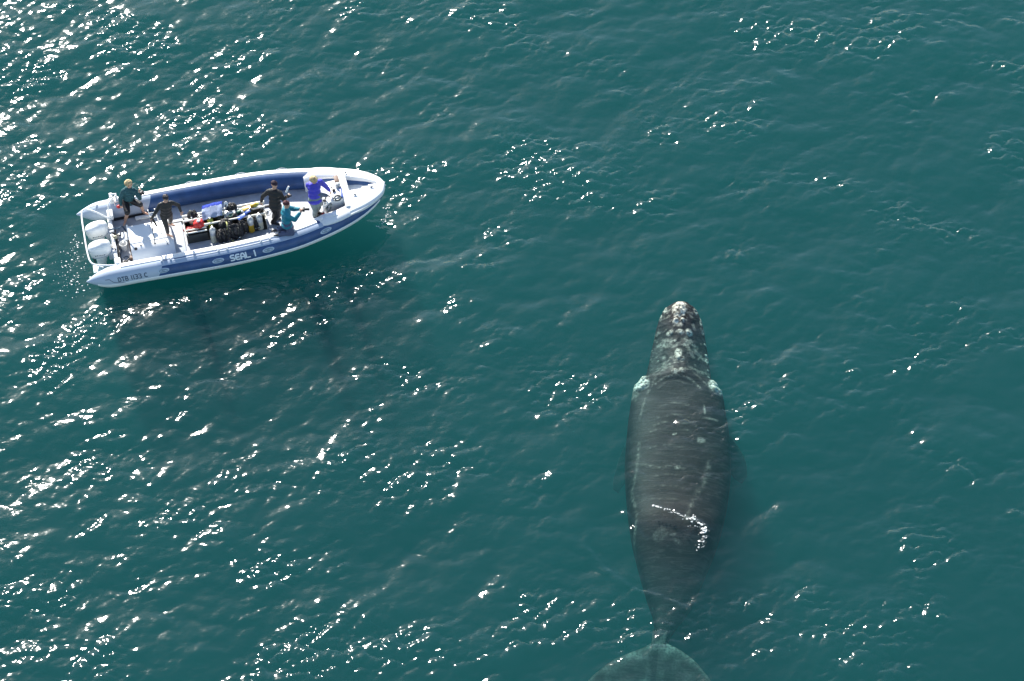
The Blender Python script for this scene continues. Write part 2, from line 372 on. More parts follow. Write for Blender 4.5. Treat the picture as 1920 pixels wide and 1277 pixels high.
# pale callosities: x, y, rx, ry, height, paleness, lumpiness
CALL = [(.40,-.02,.30,.24,.05,1.0,.55),(.82,-.13,.10,.09,.04,1.0,.1),(.78,.07,.07,.06,.03,.9,.1),(.95,.03,.08,.08,.02,.6,.4),
        (1.16,-.27,.10,.11,.03,.65,.3),(1.15,.02,.09,.12,.03,.7,.4),(1.13,.27,.12,.11,.04,.8,.25),(1.45,-.12,.05,.04,.02,.7,.1),(1.6,.14,.05,.05,.02,.6,.1),
        (1.5,.3,.2,.2,.02,.35,.7),(1.5,-.4,.25,.25,.02,.3,.75),(1.96,.0,.24,.115,.05,.8,.15),(2.12,.12,.12,.08,.03,.35,.3),(2.62,-.08,.12,.09,.03,.55,.5),(2.6,.12,.13,.10,.03,.5,.5),
        (.30,-.46,.17,.08,.03,.55,.4),(.55,-.57,.14,.06,.03,.45,.5),(.30,.44,.20,.08,.03,.55,.35),(.6,.62,.2,.06,.03,.5,.4),(.9,.68,.13,.06,.02,.5,.4),
        (1.3,.76,.05,.05,.03,.75,.1),(1.68,.80,.05,.05,.03,.8,.1),(1.88,.83,.07,.06,.03,.8,.2),(2.25,.88,.05,.05,.03,.6,.1),(2.5,.9,.05,.05,.02,.5,.1),(1.6,-.78,.05,.05,.03,.4,.1),
        (2.98,-1.05,.30,.30,.07,1.0,.12),(2.90,1.16,.30,.28,.07,1.0,.12),(3.35,-1.15,.25,.12,.0,.22,.5),(8.3,-.2,.2,.24,.0,.10,.6),(8.3,.1,.05,.05,.0,.2,.2),(6.05,.12,.06,.06,.0,.35,.2),
        (4.9,.02,.025,.025,.0,.9,0),(3.9,.8,.22,.03,.0,.35,.2),(4.2,1.0,.05,.2,.0,.25,.4),(5.0,.75,.14,.12,.0,.35,.6)]
# pale lines: folds and scars (polyline, width, paleness)
LINES = [([(2.1,-.22),(2.45,-.5),(2.75,-.78),(3.1,-1.0)],.03,.35),([(2.2,-.3),(2.5,-.42),(2.9,-.62),(3.6,-.85),(4.3,-.98)],.035,.3),([(2.2,.28),(2.6,.5),(2.95,.85)],.03,.3),
         ([(3.05,-.6),(2.85,-.38),(2.76,0),(2.85,.40),(3.1,.66)],.03,.5),([(3.2,-.5),(2.98,-.3),(2.92,0),(3.0,.32)],.02,.28),
         ([(3.95,-.5),(3.75,-.1),(3.8,.35)],.025,.25),([(4.35,-.55),(4.2,0),(4.3,.5)],.02,.25),([(4.62,-.6),(4.45,-.1),(4.55,.6)],.02,.28),([(4.85,-.7),(4.68,-.2),(4.75,.55)],.02,.25),
         ([(5.95,-.85),(6.08,-.4),(6.02,0),(6.1,.3)],.03,.35),([(5.4,-.7),(5.3,-.2),(5.35,.3)],.025,.3),([(5.75,1.0),(6.4,.9),(7.1,.62),(7.9,.42)],.06,.28),([(5.2,-.95),(6.2,-.98),(6.9,-1.05),(7.6,-.9),(8.4,-.92)],.035,.35),
         ([(6.4,-.55),(6.3,0),(6.4,.4)],.02,.2),([(6.75,-.6),(6.7,.0),(6.85,.5)],.02,.22),([(7.2,-.6),(7.15,0),(7.3,.5)],.02,.22),([(8.4,.15),(8.6,.3)],.04,.3),([(8.5,-.9),(9.1,-.85)],.04,.25)]

def build_whale():
    nxs = 330; nt_ = 150
    xs = np.concatenate([np.linspace(-.02, .5, 40)[:-1], np.linspace(.5, 3.4, 130)[:-1], np.linspace(3.4, 12.6, nxs - 168)])
    nR = len(xs); th = np.linspace(0, 2 * np.pi, nt_, endpoint=False)
    P = np.zeros((nR, nt_, 3)); pale = np.zeros((nR, nt_))
    for i, x in enumerate(xs):
        hw, mid, top, mz, bot = (smooth_tab(t, x) for t in (HW, MID, TOP, MZ, BOT))
        c, s = np.cos(th), np.sin(th)
        headness = max(0, min(1, (2.9 - x) / .7)); fat = 0.86 if x > 2.6 else 0.95
        y = np.sign(c) * np.abs(c) ** fat * hw
        z = np.where(s > 0, mz + (top - mz) * np.abs(s) ** (0.86 if x < 2.6 else 0.62), mz - (mz - bot) * np.abs(s))
        if headness > 0:    # the arched rostrum stands between the swollen lips
            rw = 0.42 * min(1, .45 + x * .6); ridge = np.exp(-(np.abs(y) / rw) ** 2.6)
            lip = mz + (top - mz) * 0.55 * np.clip(np.abs(s), 0, 1) ** 0.5
            zh = lip + (top - lip) * ridge
            z = np.where(s > 0, z * (1 - headness) + zh * headness, z)
        P[i, :, 0] = x; P[i, :, 1] = y + mid; P[i, :, 2] = z
    X, Y, Z = P[..., 0], P[..., 1], P[..., 2]
    up = (np.sin(th) > 0.02)[None, :] * np.ones((nR, 1))
    # lumpy noise field for callosities and soft undulation
    l2 = np.zeros((nR, nt_)); ln = np.zeros((nR, nt_)); un = np.zeros((nR, nt_))
    for i in range(nR):
        for j in range(nt_ // 2 + 1):
            v = Vector((X[i, j] * 7, Y[i, j] * 7, 0)); ln[i, j] = noise.noise(v) + .5 * noise.noise(v * 2.3)
            l2[i, j] = .7 * noise.noise(Vector((X[i, j] * 3.1, Y[i, j] * 3.1, 7))) + .6 * noise.noise(Vector((X[i, j] * 9, Y[i, j] * 9, 5)))
            un[i, j] = noise.noise(Vector((X[i, j] * 1.3, Y[i, j] * 1.3, 3)))
    for cx, cyy, rx, ry, hh, pl, lump in CALL:
        q = ((X - cx) / rx) ** 2 + ((Y - cyy) / ry) ** 2
        w = np.clip(1.35 - q - lump * 1.6 * (ln + .25), 0, 1) * (q < 1.8) * up
        w = w * w * (3 - 2 * w)
        pale = np.maximum(pale, w * pl); Z += w * hh * (0.7 + ln)
    for pts, w, pl in LINES:
        pp = catmull(pts, 5); d = np.full(X.shape, 9.0)
        for a, b in zip(pp[:-1], pp[1:]):
            ab = b - a; t = np.clip(((X - a[0]) * ab[0] + (Y - a[1]) * ab[1]) / (ab @ ab), 0, 1)
            d = np.minimum(d, np.hypot(X - a[0] - t * ab[0], Y - a[1] - t * ab[1]))
        g = np.exp(-(d / w) ** 2) * up * np.clip(.55 + 1.2 * ln, 0.05, 1.0)
        pale = np.maximum(pale, g * pl * .6); Z += g * 0.012
    rough_head = np.clip((2.9 - X) / .6, 0, 1) * up
    pale = np.maximum(pale, rough_head * np.clip(l2 * 1.3 - .10, 0.01, .24))
    Z += up * (un * 0.03 + rough_head * ln * 0.02) - 0.13 * np.clip((X - .3) / 1.0, 0, 1)
    verts = [P.reshape(-1, 3)]; pal = [pale.ravel()]
    idx = np.arange(nR * nt_).reshape(nR, nt_); nx_ = np.roll(idx, -1, 1)
    faces = [list(f) for f in np.stack([idx[:-1], nx_[:-1], nx_[1:], idx[1:]], -1).reshape(-1, 4)]
    faces += [list(idx[0]), list(idx[-1][::-1])]
    base = nR * nt_
    def blade(stations, thick, edge_pale, nchord=18):
        """stations: (leading point, trailing point) pairs along the span, 3-D; a lens-section blade"""
        nonlocal base
        A = catmull([tuple(a) + tuple(b) for a, b in stations], 6); rows = len(A); vv = []; pv = []
        for i, q in enumerate(A):
            le, te = q[:3], q[3:]; k = i / (rows - 1)
            for side in (1, -1):
                rngk = range(nchord + 1) if side == 1 else range(nchord - 1, 0, -1)
                for c in rngk:
                    u = c / nchord; t = thick * (1 - k * .75) * math.sin(math.pi * min(1, u ** .6)) ** .8
                    p = le + (te - le) * u + np.array((0, 0, side * t * .5)); vv.append(p)
                    e1 = (math.exp(-(u / .16) ** 2) * .8 + .1) * edge_pale * (.6 + 1.3 * noise.noise(Vector((p[0] * 2.2, p[1] * 2.2, 4)))) + max(0, noise.noise(Vector((p[0] * 4, p[1] * 4, 1)))) * edge_pale * .8
                    pv.append(e1 * (side == 1))
        n = nchord * 2; ii = np.arange(rows * n).reshape(rows, n) + base; jj = np.roll(ii, -1, 1)
        for f in np.stack([ii[:-1], jj[:-1], jj[1:], ii[1:]], -1).reshape(-1, 4): faces.append(list(f))
        faces.append(list(ii[0])); faces.append(list(ii[-1][::-1])); base += rows * n
        verts.append(np.array(vv)); pal.append(np.array(pv))
    zf = -0.94
    blade([((10.9,.10,zf-.05),(12.95,.0,zf-.02)),((11.38,-.29,zf),(12.98,-.3,zf)),((11.57,-.54,zf),(13.0,-.5,zf)),((11.77,-.88,zf),(13.1,-.85,zf)),((11.99,-1.25,zf),(13.25,-1.25,zf)),((12.3,-1.54,zf+.02),(13.35,-1.5,zf)),((12.65,-1.83,zf+.02),(13.45,-1.8,zf)),((13.15,-2.15,zf-.15),(13.55,-2.1,zf-.1)),((13.6,-2.35,zf-.3),(13.65,-2.33,zf-.3))], .22, .20)
    blade([((10.9,-.28,zf-.05),(12.95,-.36,zf-.02)),((11.35,.10,zf),(12.95,.0,zf)),((11.53,.43,zf),(13.0,.35,zf)),((11.82,.80,zf),(13.1,.7,zf)),((12.13,1.06,zf),(13.2,1.0,zf)),((12.5,1.30,zf+.02),(13.3,1.28,zf)),((13.1,1.6,zf),(13.5,1.58,zf)),((13.5,1.8,zf-.05),(13.55,1.78,zf-.05))], .22, .26)
    blade([((3.2,.9,-1.3),(4.2,.95,-1.4)),((3.5,1.35,-1.45),(4.4,1.25,-1.55)),((3.9,1.75,-1.6),(4.7,1.5,-1.7)),((4.4,2.05,-1.75),(5.0,1.75,-1.85)),((4.85,2.12,-1.9),(5.1,1.98,-1.95))], .2, .1)
    blade([((3.3,-.8,-1.5),(4.3,-.85,-1.6)),((3.7,-1.2,-1.8),(4.6,-1.0,-1.9)),((4.2,-1.45,-2.1),(5.0,-1.2,-2.2)),((4.8,-1.6,-2.4),(5.2,-1.4,-2.45)),((5.1,-1.6,-2.55),(5.25,-1.45,-2.55))], .2, .1)
    me = bpy.data.meshes.new('whale'); me.from_pydata(np.concatenate(verts).tolist(), [], faces); me.update()
    a = me.attributes.new('pale', 'FLOAT', 'POINT'); a.data.foreach_set('value', np.concatenate(pal).astype(np.float32))
    bm = bmesh.new(); bm.from_mesh(me); bmesh.ops.recalc_face_normals(bm, faces=bm.faces); bm.to_mesh(me); bm.free()
    me.polygons.foreach_set('use_smooth', np.ones(len(me.polygons), bool))
    o = link('whale', me, whale_material()); o.matrix_world = WHALE
    return tag(o, 'large dark right whale with pale head callosities swimming just under the surface', 'whale')
whale = build_whale()
# ------------------------------------------------------------------ materials
M = {}
M['gel'] = mat('white_gelcoat', (.86, .86, .84), .35, var=.05, scale=3)
M['pad'] = mat('white_rubber', (.86, .86, .84), .5, var=.06, scale=8, bump=.2, bscale=40)
M['grey_tube'] = mat('grey_rubber', (.50, .53, .57), .5)
M['floor'] = mat('grey_deck_paint', (.46, .48, .52), .6, var=.18, scale=5, bump=.4, bscale=60)
M['step'] = mat('pale_grey_deck', (.45, .49, .54), .55, var=.12, scale=5)
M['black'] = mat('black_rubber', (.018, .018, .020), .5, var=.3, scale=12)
M['neo'] = mat('black_neoprene', (.022, .021, .023), .62, var=.35, scale=14, bump=.5, bscale=25)
M['steel'] = mat('steel', (.62, .62, .62), .28, metal=.9)
M['alu'] = mat('painted_rail', (.84, .82, .72), .42, var=.12, scale=12)
M['letter'] = mat('pale_lettering', (.74, .80, .84), .5)
M['badge_l'] = mat('badge_rim', (.46, .56, .66), .5, var=.1, scale=20)
M['badge'] = mat('badge_mark', (.22, .30, .38), .5, var=.15, scale=20)
M['band'] = mat('pale_blue_band', (.40, .48, .60), .5, var=.1)
M['hull'] = mat('dark_hull_paint', (.045, .065, .085), .5)
M['dark_mark'] = mat('dark_marking', (.05, .09, .14), .5)
M['red'] = mat('red_plastic', (.62, .03, .025), .4, var=.15, scale=10)
M['yellow'] = mat('yellow_paint', (.55, .34, .02), .42, var=.15, scale=10)
M['lime'] = mat('yellow_green_paint', (.50, .50, .07), .42, var=.1)
M['hose_y'] = mat('yellow_hose', (.55, .55, .20), .5)
M['silver'] = mat('galvanised_tank', (.46, .48, .48), .38, metal=.35, var=.15, scale=12)
M['cream'] = mat('cream_paint', (.55, .53, .38), .45, var=.1)
M['blue'] = mat('blue_plastic', (.03, .10, .42), .4, var=.1)
M['green'] = mat('dark_green', (.02, .10, .07), .5)
M['brown'] = mat('brown_strap', (.16, .09, .06), .6)
M['bin'] = mat('dark_bin', (.03, .034, .028), .6, var=.3, scale=9)

def tube_material():
    m = bpy.data.materials.new('tube_fabric'); m.use_nodes = True; nt = m.node_tree; p = nt.nodes['Principled BSDF']
    N = nt.nodes.new; Lk = nt.links.new
    tc = N('ShaderNodeTexCoord'); sx = N('ShaderNodeSeparateXYZ'); Lk(tc.outputs['Object'], sx.inputs[0])
    a = N('ShaderNodeMath'); a.operation = 'MULTIPLY_ADD'; Lk(sx.outputs['Z'], a.inputs[0]); a.inputs[1].default_value = -.55; Lk(sx.outputs['X'], a.inputs[2])
    g = N('ShaderNodeMath'); g.operation = 'GREATER_THAN'; Lk(a.outputs[0], g.inputs[0]); g.inputs[1].default_value = 1.86
    mx = N('ShaderNodeMix'); mx.data_type = 'RGBA'; Lk(g.outputs[0], mx.inputs[0])
    mx.inputs[6].default_value = (.46, .53, .62, 1)
    n = N('ShaderNodeTexNoise'); n.inputs['Scale'].default_value = 3.5; n.inputs['Detail'].default_value = 7; Lk(tc.outputs['Object'], n.inputs['Vector'])
    r = N('ShaderNodeValToRGB'); r.color_ramp.elements[0].position = .35; r.color_ramp.elements[0].color = (.026, .072, .185, 1)
    r.color_ramp.elements[1].position = .7; r.color_ramp.elements[1].color = (.040, .10, .25, 1)
    Lk(n.outputs[0], r.inputs[0]); Lk(r.outputs[0], mx.inputs[7]); Lk(mx.outputs[2], p.inputs['Base Color'])
    p.inputs['Roughness'].default_value = .42
    return m
M['tube'] = tube_material()

# ------------------------------------------------------------------ the boat
boat = thing('inflatable_boat', 'long white and blue rigid inflatable boat with twin engines floating beside the whale', 'boat', BOAT)
TB = [(-.05,1.40,.30,.012),(.03,1.40,.30,.06),(.2,1.39,.30,.15),(.45,1.38,.295,.25),(.75,1.37,.29,.30),(1.5,1.37,.29,.305),(2.5,1.38,.29,.31),(4,1.39,.29,.315),(5.2,1.34,.295,.315),(6.1,1.24,.30,.31),(6.9,1.06,.33,.30),(7.5,.88,.36,.285),(8.0,.66,.39,.27),(8.4,.42,.42,.24),(8.68,.20,.45,.20),(8.80,.05,.46,.16)]
TBS = [np.array(p) for p in catmull(TB, 8)]
_tx = np.array([p[0] for p in TBS])
def tube_at(x):
    i = int(np.clip(np.searchsorted(_tx, x) - 1, 0, len(TBS) - 2)); t = (x - _tx[i]) / max(_tx[i + 1] - _tx[i], 1e-6); t = max(0, min(1, t))
    p = TBS[i] * (1 - t) + TBS[i + 1] * t; d = TBS[i + 1] - TBS[i]
    return p, d / np.linalg.norm(d[:2])
def tpt(side, x, phi, off=0.0):
    """point on the tube of that side: phi 0 outboard, 90 top, 180 inboard"""
    p, d = tube_at(x); nrm = Vector((-d[1], d[0], 0)).normalized()
    c = Vector((p[0], p[1], p[2])); q = c + (nrm * math.cos(rad(phi)) + Vector((0, 0, 1)) * math.sin(rad(phi))) * (p[3] + off)
    return Vector((q.x, q.y * side, q.z))
def tube_strip(bm, side, xs, f0, f1, off, n=8, mi=0):
    """a raised skin on the tube between angles f0, f1 (numbers or functions of x); closed along its edges"""
    rows = []
    for x in xs:
        a = f0(x) if callable(f0) else f0; b = f1(x) if callable(f1) else f1
        rows.append([bm.verts.new(tpt(side, x, a + (b - a) * k / n, off if 0 < k < n else -.01)) for k in range(n + 1)])
    for A, B in zip(rows, rows[1:]):
        for k in range(n): bm.faces.new((A[k], A[k + 1], B[k + 1], B[k])).material_index = mi
    for R, s in ((rows[0], 1), (rows[-1], -1)):
        x = xs[0] if s == 1 else xs[-1]
        low = [bm.verts.new(tpt(side, x, (f0(x) if callable(f0) else f0) + ((f1(x) if callable(f1) else f1) - (f0(x) if callable(f0) else f0)) * k / n, -.01)) for k in range(n + 1)]
        for k in range(n): bm.faces.new((R[k], R[k + 1], low[k + 1], low[k])).material_index = mi
def frange(a, b, step):
    n = max(2, int(round((b - a) / step))); return [a + (b - a) * k / n for k in range(n + 1)]
def ribbon(bm, side, pts, w, off, x0, f0, sx=1.0, sy=1.0):
    """stroke in tube coordinates: pts (u along x in metres, v up the tube in metres)"""
    P = [Vector((p[0] * sx, p[1] * sy, 0)) for p in pts]
    n = len(P); L_, R_ = [], []
    for i in range(n):
        d = (P[min(i + 1, n - 1)] - P[max(i - 1, 0)]).normalized(); q = Vector((-d.y, d.x, 0)) * w / 2
        e = Vector((0, 0, 0))
        if i == 0: e = -d * w * .3
        if i == n - 1: e = d * w * .3
        for lst, s in ((L_, 1), (R_, -1)):
            a = P[i] + q * s + e; r_ = tube_at(x0)[0][3]
            lst.append(bm.verts.new(tpt(side, x0 + a.x, f0 + math.degrees(a.y / r_), off)))
    for i in range(n - 1): bm.faces.new((L_[i], L_[i + 1], R_[i + 1], R_[i]))
def dens(pts, n=4):
    out = []
    for a, b in zip(pts, pts[1:]):
        for k in range(n): out.append((a[0] + (b[0] - a[0]) * k / n, a[1] + (b[1] - a[1]) * k / n))
    out.append(pts[-1]); return out
GL = {  # strokes on a 0..1 by 0..1 cell
 'S': [[(.95,.95),(.25,.95),(.08,.80),(.12,.60),(.30,.52),(.75,.48),(.92,.36),(.88,.12),(.72,.05),(.05,.05)]],
 'E': [[(.95,.92),(.3,.95),(.06,.72),(.06,.28),(.3,.05),(.95,.05)],[(.1,.5),(.85,.5)]],
 'A': [[(.05,0),(.05,.6),(.3,.95),(.7,.95),(.95,.6),(.95,0)],[(.1,.38),(.9,.38)]],
 'L': [[(.08,1),(.08,.05),(.95,.05)]],
 'I': [[(.5,0),(.5,1)]],
 'D': [[(.05,.02),(.05,.98),(.65,.98),(.95,.7),(.95,.3),(.65,.02),(.05,.02)]],
 'T': [[(.0,.98),(1,.98)],[(.5,.98),(.5,0)]],
 'B': [[(.05,.0),(.05,1),(.7,1),(.9,.8),(.7,.55),(.95,.3),(.75,0),(.05,0)],[(.05,.53),(.7,.55)]],
 '1': [[(.5,0),(.5,1)]],
 '3': [[(.05,1),(.75,1),(.95,.78),(.7,.53),(.35,.53)],[(.7,.53),(.95,.25),(.75,0),(.05,0)]],
 'C': [[(.95,.9),(.6,1),(.15,.85),(.05,.5),(.15,.15),(.6,0),(.95,.1)]],
}
def write(bm, side, text, x0, f0, h, w, gap, stroke, off, slant=0.0, flip=False):
    r_ = tube_at(x0)[0][3]; x = x0
    for ch in text:
        if ch == ' ': x += w * .75; continue
        ww = w * (.45 if ch in '1I' else 1)
        for st in GL[ch]:
            pts = [((p[0] * ww + slant * p[1] * h), p[1] * h) for p in dens(st, 3)]
            ribbon(bm, side, pts, stroke, off, x, f0)
        x += ww + gap
for side, nm in ((1, 'port'), (-1, 'starboard')):
    bm = bmesh.new(); S = 40
    secs = []
    for x in [p[0] for p in TBS]:
        secs.append([tpt(side, x, 360 * k / S) for k in range(S)])
    loft(bm, secs)
    tb = obj('tube', bm, M['tube'], boat)
    # pale rubbing strake along the waterline
    bm = bmesh.new(); tube_strip(bm, side, frange(.25, 8.62, .12), lambda x: -58, lambda x: -2 + 2 * math.sin(x), .014)
    obj('rubbing_strake', bm, M['pad'], tb)
    # padded wear strips on top
    bm = bmesh.new()
    if side == -1:
        for a, b in ((.98, 6.78),): tube_strip(bm, side, frange(a, b, .12), 84, 142, .022)
        tube_strip(bm, side, frange(2.5, 5.42, .12), 72, 79, .014, 3)
        obj_b = bmesh.new(); tube_strip(obj_b, side, frange(2.02, 6.9, .12), 50, 83, .006); obj('upper_band', obj_b, M['band'], tb)
    else:
        tube_strip(bm, side, frange(.95, 6.95, .12), lambda x: 34, lambda x: 99 + 2 * math.sin(2 * x), .018)
    obj('wear_pad', bm, M['pad'], tb)
    for x in ((2.3, 3.95, 5.2) if side == -1 else (1.9, 3.4, 4.9, 6.1)):   # rope grips
        bm = bmesh.new(); a = 80 if side == -1 else 60
        pts = [tpt(side, x + u, a, h) for u, h in ((-.13, .01), (-.1, .05), (0, .065), (.1, .05), (.13, .01))]
        add_tube(bm, [Vector(p) for p in catmull([tuple(p) for p in pts], 4)], .012, 8)
        for u in (-.13, .13): add_ell(bm, tpt(side, x + u, a, .02), (.035, .03, .018), 10, 6)
        obj('grab_handle', bm, M['grey_tube'], tb)
    for x in (2.17, 3.76, 5.22, 6.92):   # oval badges
        fb = 27
        bm = bmesh.new(); r_ = .31; ring = []
        c = bm.verts.new(tpt(side, x, fb, .012))
        prev = None
        for rr, of in ((.5, .012), (1, .012), (1.06, -.002)):
            cur = [bm.verts.new(tpt(side, x + .165 * rr * math.cos(t) + .02 * math.sin(t), fb + 13 * rr * math.sin(t), of)) for t in [2 * math.pi * k / 28 for k in range(28)]]
            for k in range(28):
                if prev is None: bm.faces.new((c, cur[k], cur[(k + 1) % 28]))
                else: bm.faces.new((prev[k], cur[k], cur[(k + 1) % 28], prev[(k + 1) % 28]))
            prev = cur
        bd = obj('badge', bm, M['badge_l'], tb)
        bm = bmesh.new(); q = [(.115 * math.cos(t), .042 * math.sin(t)) for t in [2 * math.pi * k / 24 for k in range(25)]]
        ribbon(bm, side, q, .022, .0155, x, fb)
        ribbon(bm, side, dens([(.08, .025), (-.02, .03), (-.05, .005), (.03, -.01), (.02, -.03), (-.08, -.03)], 3), .024, .0155, x, fb)
        obj('emblem', bm, M['badge'], bd)
    bm = bmesh.new()
    if side == -1: write(bm, side, 'SEAL I', 4.12, 12, .165, .118, .030, .044, .016, slant=-.08)
    else: write(bm, side, 'SEAL I', 4.10, 3, .155, .165, .045, .052, .016, slant=-.08)
    if side == 1:
        for v in bm.verts: v.co.x = 9.1 - v.co.x   # the far side reads from outboard as well
        for v in bm.verts:
            p0 = tube_at(9.1 - v.co.x)[0]; p1 = tube_at(v.co.x)[0]; v.co.y += p1[1] - p0[1]
    obj('lettering', bm, M['letter'], tb)
    if side == -1:
        bm = bmesh.new(); write(bm, side, 'DTB 1133 C', .86, 8, .13, .078, .026, .026, .006, slant=-.1)
        obj('registration_number', bm, M['dark_mark'], tb)
        bm = bmesh.new(); ribbon(bm, side, dens([(0, .12), (.12, .12), (.22, .03), (.40, -.03), (.62, -.055)], 4), .014, .005, .48, 5); obj('line_marking', bm, M['dark_mark'], tb)

# hull below the tubes
bm = bmesh.new(); secs = []
for x, hw, ch, kz in [(.86,1.12,.02,-.38),(2,1.18,.02,-.42),(4,1.20,.02,-.44),(5.5,1.15,.02,-.42),(6.6,.95,.05,-.38),(7.4,.72,.1,-.28),(8.0,.5,.16,-.12),(8.45,.28,.24,.05),(8.75,.08,.34,.26)]:
    tp = ch + .1 if x > 7.7 else .06
    secs.append([(x, -hw, tp), (x, -hw * .97, min(ch, tp - .03)), (x, 0, kz), (x, hw * .97, min(ch, tp - .03)), (x, hw, tp), (x, 0, tp)])
loft(bm, secs); obj('hull', bm, M['hull'], boat)
# deck floor
bm = bmesh.new(); poly = [(.95, -1.16), (4, -1.18), (5.5, -1.13), (6.6, -.94), (7.3, -.75), (7.82, -.62)]
add_prism(bm, poly + [(x, -y) for x, y in poly[::-1]], .08, .145); deck = obj('deck', bm, M['floor'], boat, smooth=False)
bm = bmesh.new(); add_box(bm, (2.62, -.95, .146), (2.93, .42, .19), .02); obj('deck_step', bm, M['step'], deck)
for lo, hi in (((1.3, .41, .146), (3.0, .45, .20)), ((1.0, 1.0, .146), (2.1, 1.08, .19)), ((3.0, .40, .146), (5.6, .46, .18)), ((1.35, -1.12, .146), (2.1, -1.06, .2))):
    bm = bmesh.new(); add_box(bm, lo, hi, .01); obj('shade_strip', bm, M['black'], deck)  # black strips stand in for the shade along locker, rack and tubes
bm = bmesh.new(); add_box(bm, (1.62, .84, .146), (2.15, .95, .24), .02); obj('step_ledge', bm, M['gel'], deck)
# transom with engine well
bm = bmesh.new(); add_box(bm, (.82, -1.12, -.25), (.95, 1.12, .42), .03); add_box(bm, (.84, .80, .38), (1.02, 1.12, .56), .04); add_box(bm, (.84, -1.12, .38), (1.02, -.88, .54), .04)
tr_ = obj('transom', bm, M['gel'], boat)
bm = bmesh.new(); add_box(bm, (.952, -1.08, .2), (.985, .4, .25), .01); add_tube(bm, catmull([(.99,-.95,.3),(1.0,-.4,.34),(.99,.1,.4),(1.0,.45,.36)], 6), .022, 8); obj('cable_conduit', bm, M['black'], tr_)
# white console box at the stern
bm = bmesh.new(); prof = [(-.86, .146), (-.80, .27), (-.70, .40), (-.56, .475), (-.44, .495), (.28, .50), (.33, .48), (.345, .42), (.345, .146)]
loft(bm, [[(x, y, z) for y, z in prof] for x in (1.36, 2.62)])
cb = obj('stern_locker', bm, M['gel'], boat)
for xa, xb in ((1.38, 1.99), (2.01, 2.60)):
    bm = bmesh.new(); add_box(bm, (xa, -.42, .496), (xb, .27, .512), .008); obj('lid', bm, M['gel'], cb)
for x, y, z, r in ((1.50, -.60, .455, .045), (1.66, -.52, .482, .022), (2.42, -.62, .45, .02)):
    bm = bmesh.new(); add_cyl(bm, (x, y, z), (x, y - .02, z + .012), r); obj('drain_plug', bm, M['black'], cb)
# tubular guard behind the engines
bm = bmesh.new()
add_tube(bm, catmull([(.92, .78, .45), (.55, .98, .66), (.22, 1.12, .72), (.12, .9, .70), (.11, .2, .68), (.12, -.6, .62), (.2, -1.0, .6), (.50, -1.12, .56), (.90, -1.14, .48)], 6), .024, 10)
add_tube(bm, [(.24, 1.14, .72), (.62, 1.36, .58)], .02, 8); add_tube(bm, [(.2, -1.02, .6), (.5, -1.2, .55)], .02, 8)
obj('engine_guard', bm, M['gel'], boat)
bm = bmesh.new()
add_tube(bm, [(.92, .84, .5), (.93, .84, .98)], .02, 8); add_tube(bm, catmull([(.93, .84, .98), (1.0, .95, 1.02), (1.1, 1.1, .98), (1.12, 1.18, .6)], 5), .016, 8)
obj('rail', bm, M['gel'], boat)
# white bracket on the port tube
bm = bmesh.new(); add_box(bm, (.98, 1.28, .58), (1.24, 1.5, .66), .02); add_box(bm, (1.0, 1.30, .64), (1.10, 1.48, .86), .02); add_box(bm, (1.16, 1.34, .64), (1.22, 1.44, .80), .015); add_cyl(bm, (1.0, 1.4, .86), (1.22, 1.4, .84), .025)
obj('mooring_bracket', bm, M['pad'], boat)

# bow shell: side decks, foredeck with a sunk anchor well
WB = [(6.72, 1.14), (6.95, 1.22), (7.2, 1.20), (7.5, 1.12), (7.85, .98), (8.2, .84), (8.5, .67), (8.75, .47), (8.9, .29), (8.985, .08)]
def bow_z(x, t):
    """top height at station x, t = |y|/halfwidth"""
    lip = smooth_tab([(6.7, .56), (7.2, .60), (8, .61), (9, .60)], x); crown = smooth_tab([(6.7, .66), (7.5, .72), (8.2, .73), (9, .64)], x)
    return lip + (crown - lip) * (1 - t ** 2.4) + (0.02 if t < .92 else 0)
def well(x, y):
    u = (x - 7.90) / .86
    if not 0 < u < 1: return 0
    hi = .47 * (1 - u) ** .8 + .05; lo = -.27 * (1 - u) ** .8 - .05
    d = min(hi - y, y - lo, (x - 7.90), (8.76 - x) * .7)
    q = max(0, min(1, d / .05)); return -.30 * q * (1 - .6 * u)
bm = bmesh.new(); NX, NY = 96, 90; grid = []
for i in range(NX + 1):
    x = 7.79 + (8.985 - 7.79) * i / NX; w = smooth_tab(WB, x); row = []
    for j in range(NY + 1):
        t = -1 + 2 * j / NY; t = math.copysign(abs(t) ** .85, t); y = t * w
        row.append(bm.verts.new((x, y, bow_z(x, abs(t)) + well(x, y))))
    grid.append(row)
for A, B in zip(grid, grid[1:]):
    for k in range(NY): bm.faces.new((A[k], A[k + 1], B[k + 1], B[k]))
def skirt(edge, dz, shrink=.02):
    low = [bm.verts.new((v.co.x, v.co.y * (1 - shrink), v.co.z + dz)) for v in edge]
    for k in range(len(edge) - 1): bm.faces.new((edge[k], edge[k + 1], low[k + 1], low[k]))
skirt([r[0] for r in grid], -.10); skirt([r[-1] for r in grid], -.10)
skirt(grid[0], -.48, 0); skirt(grid[-1], -.16, 0)
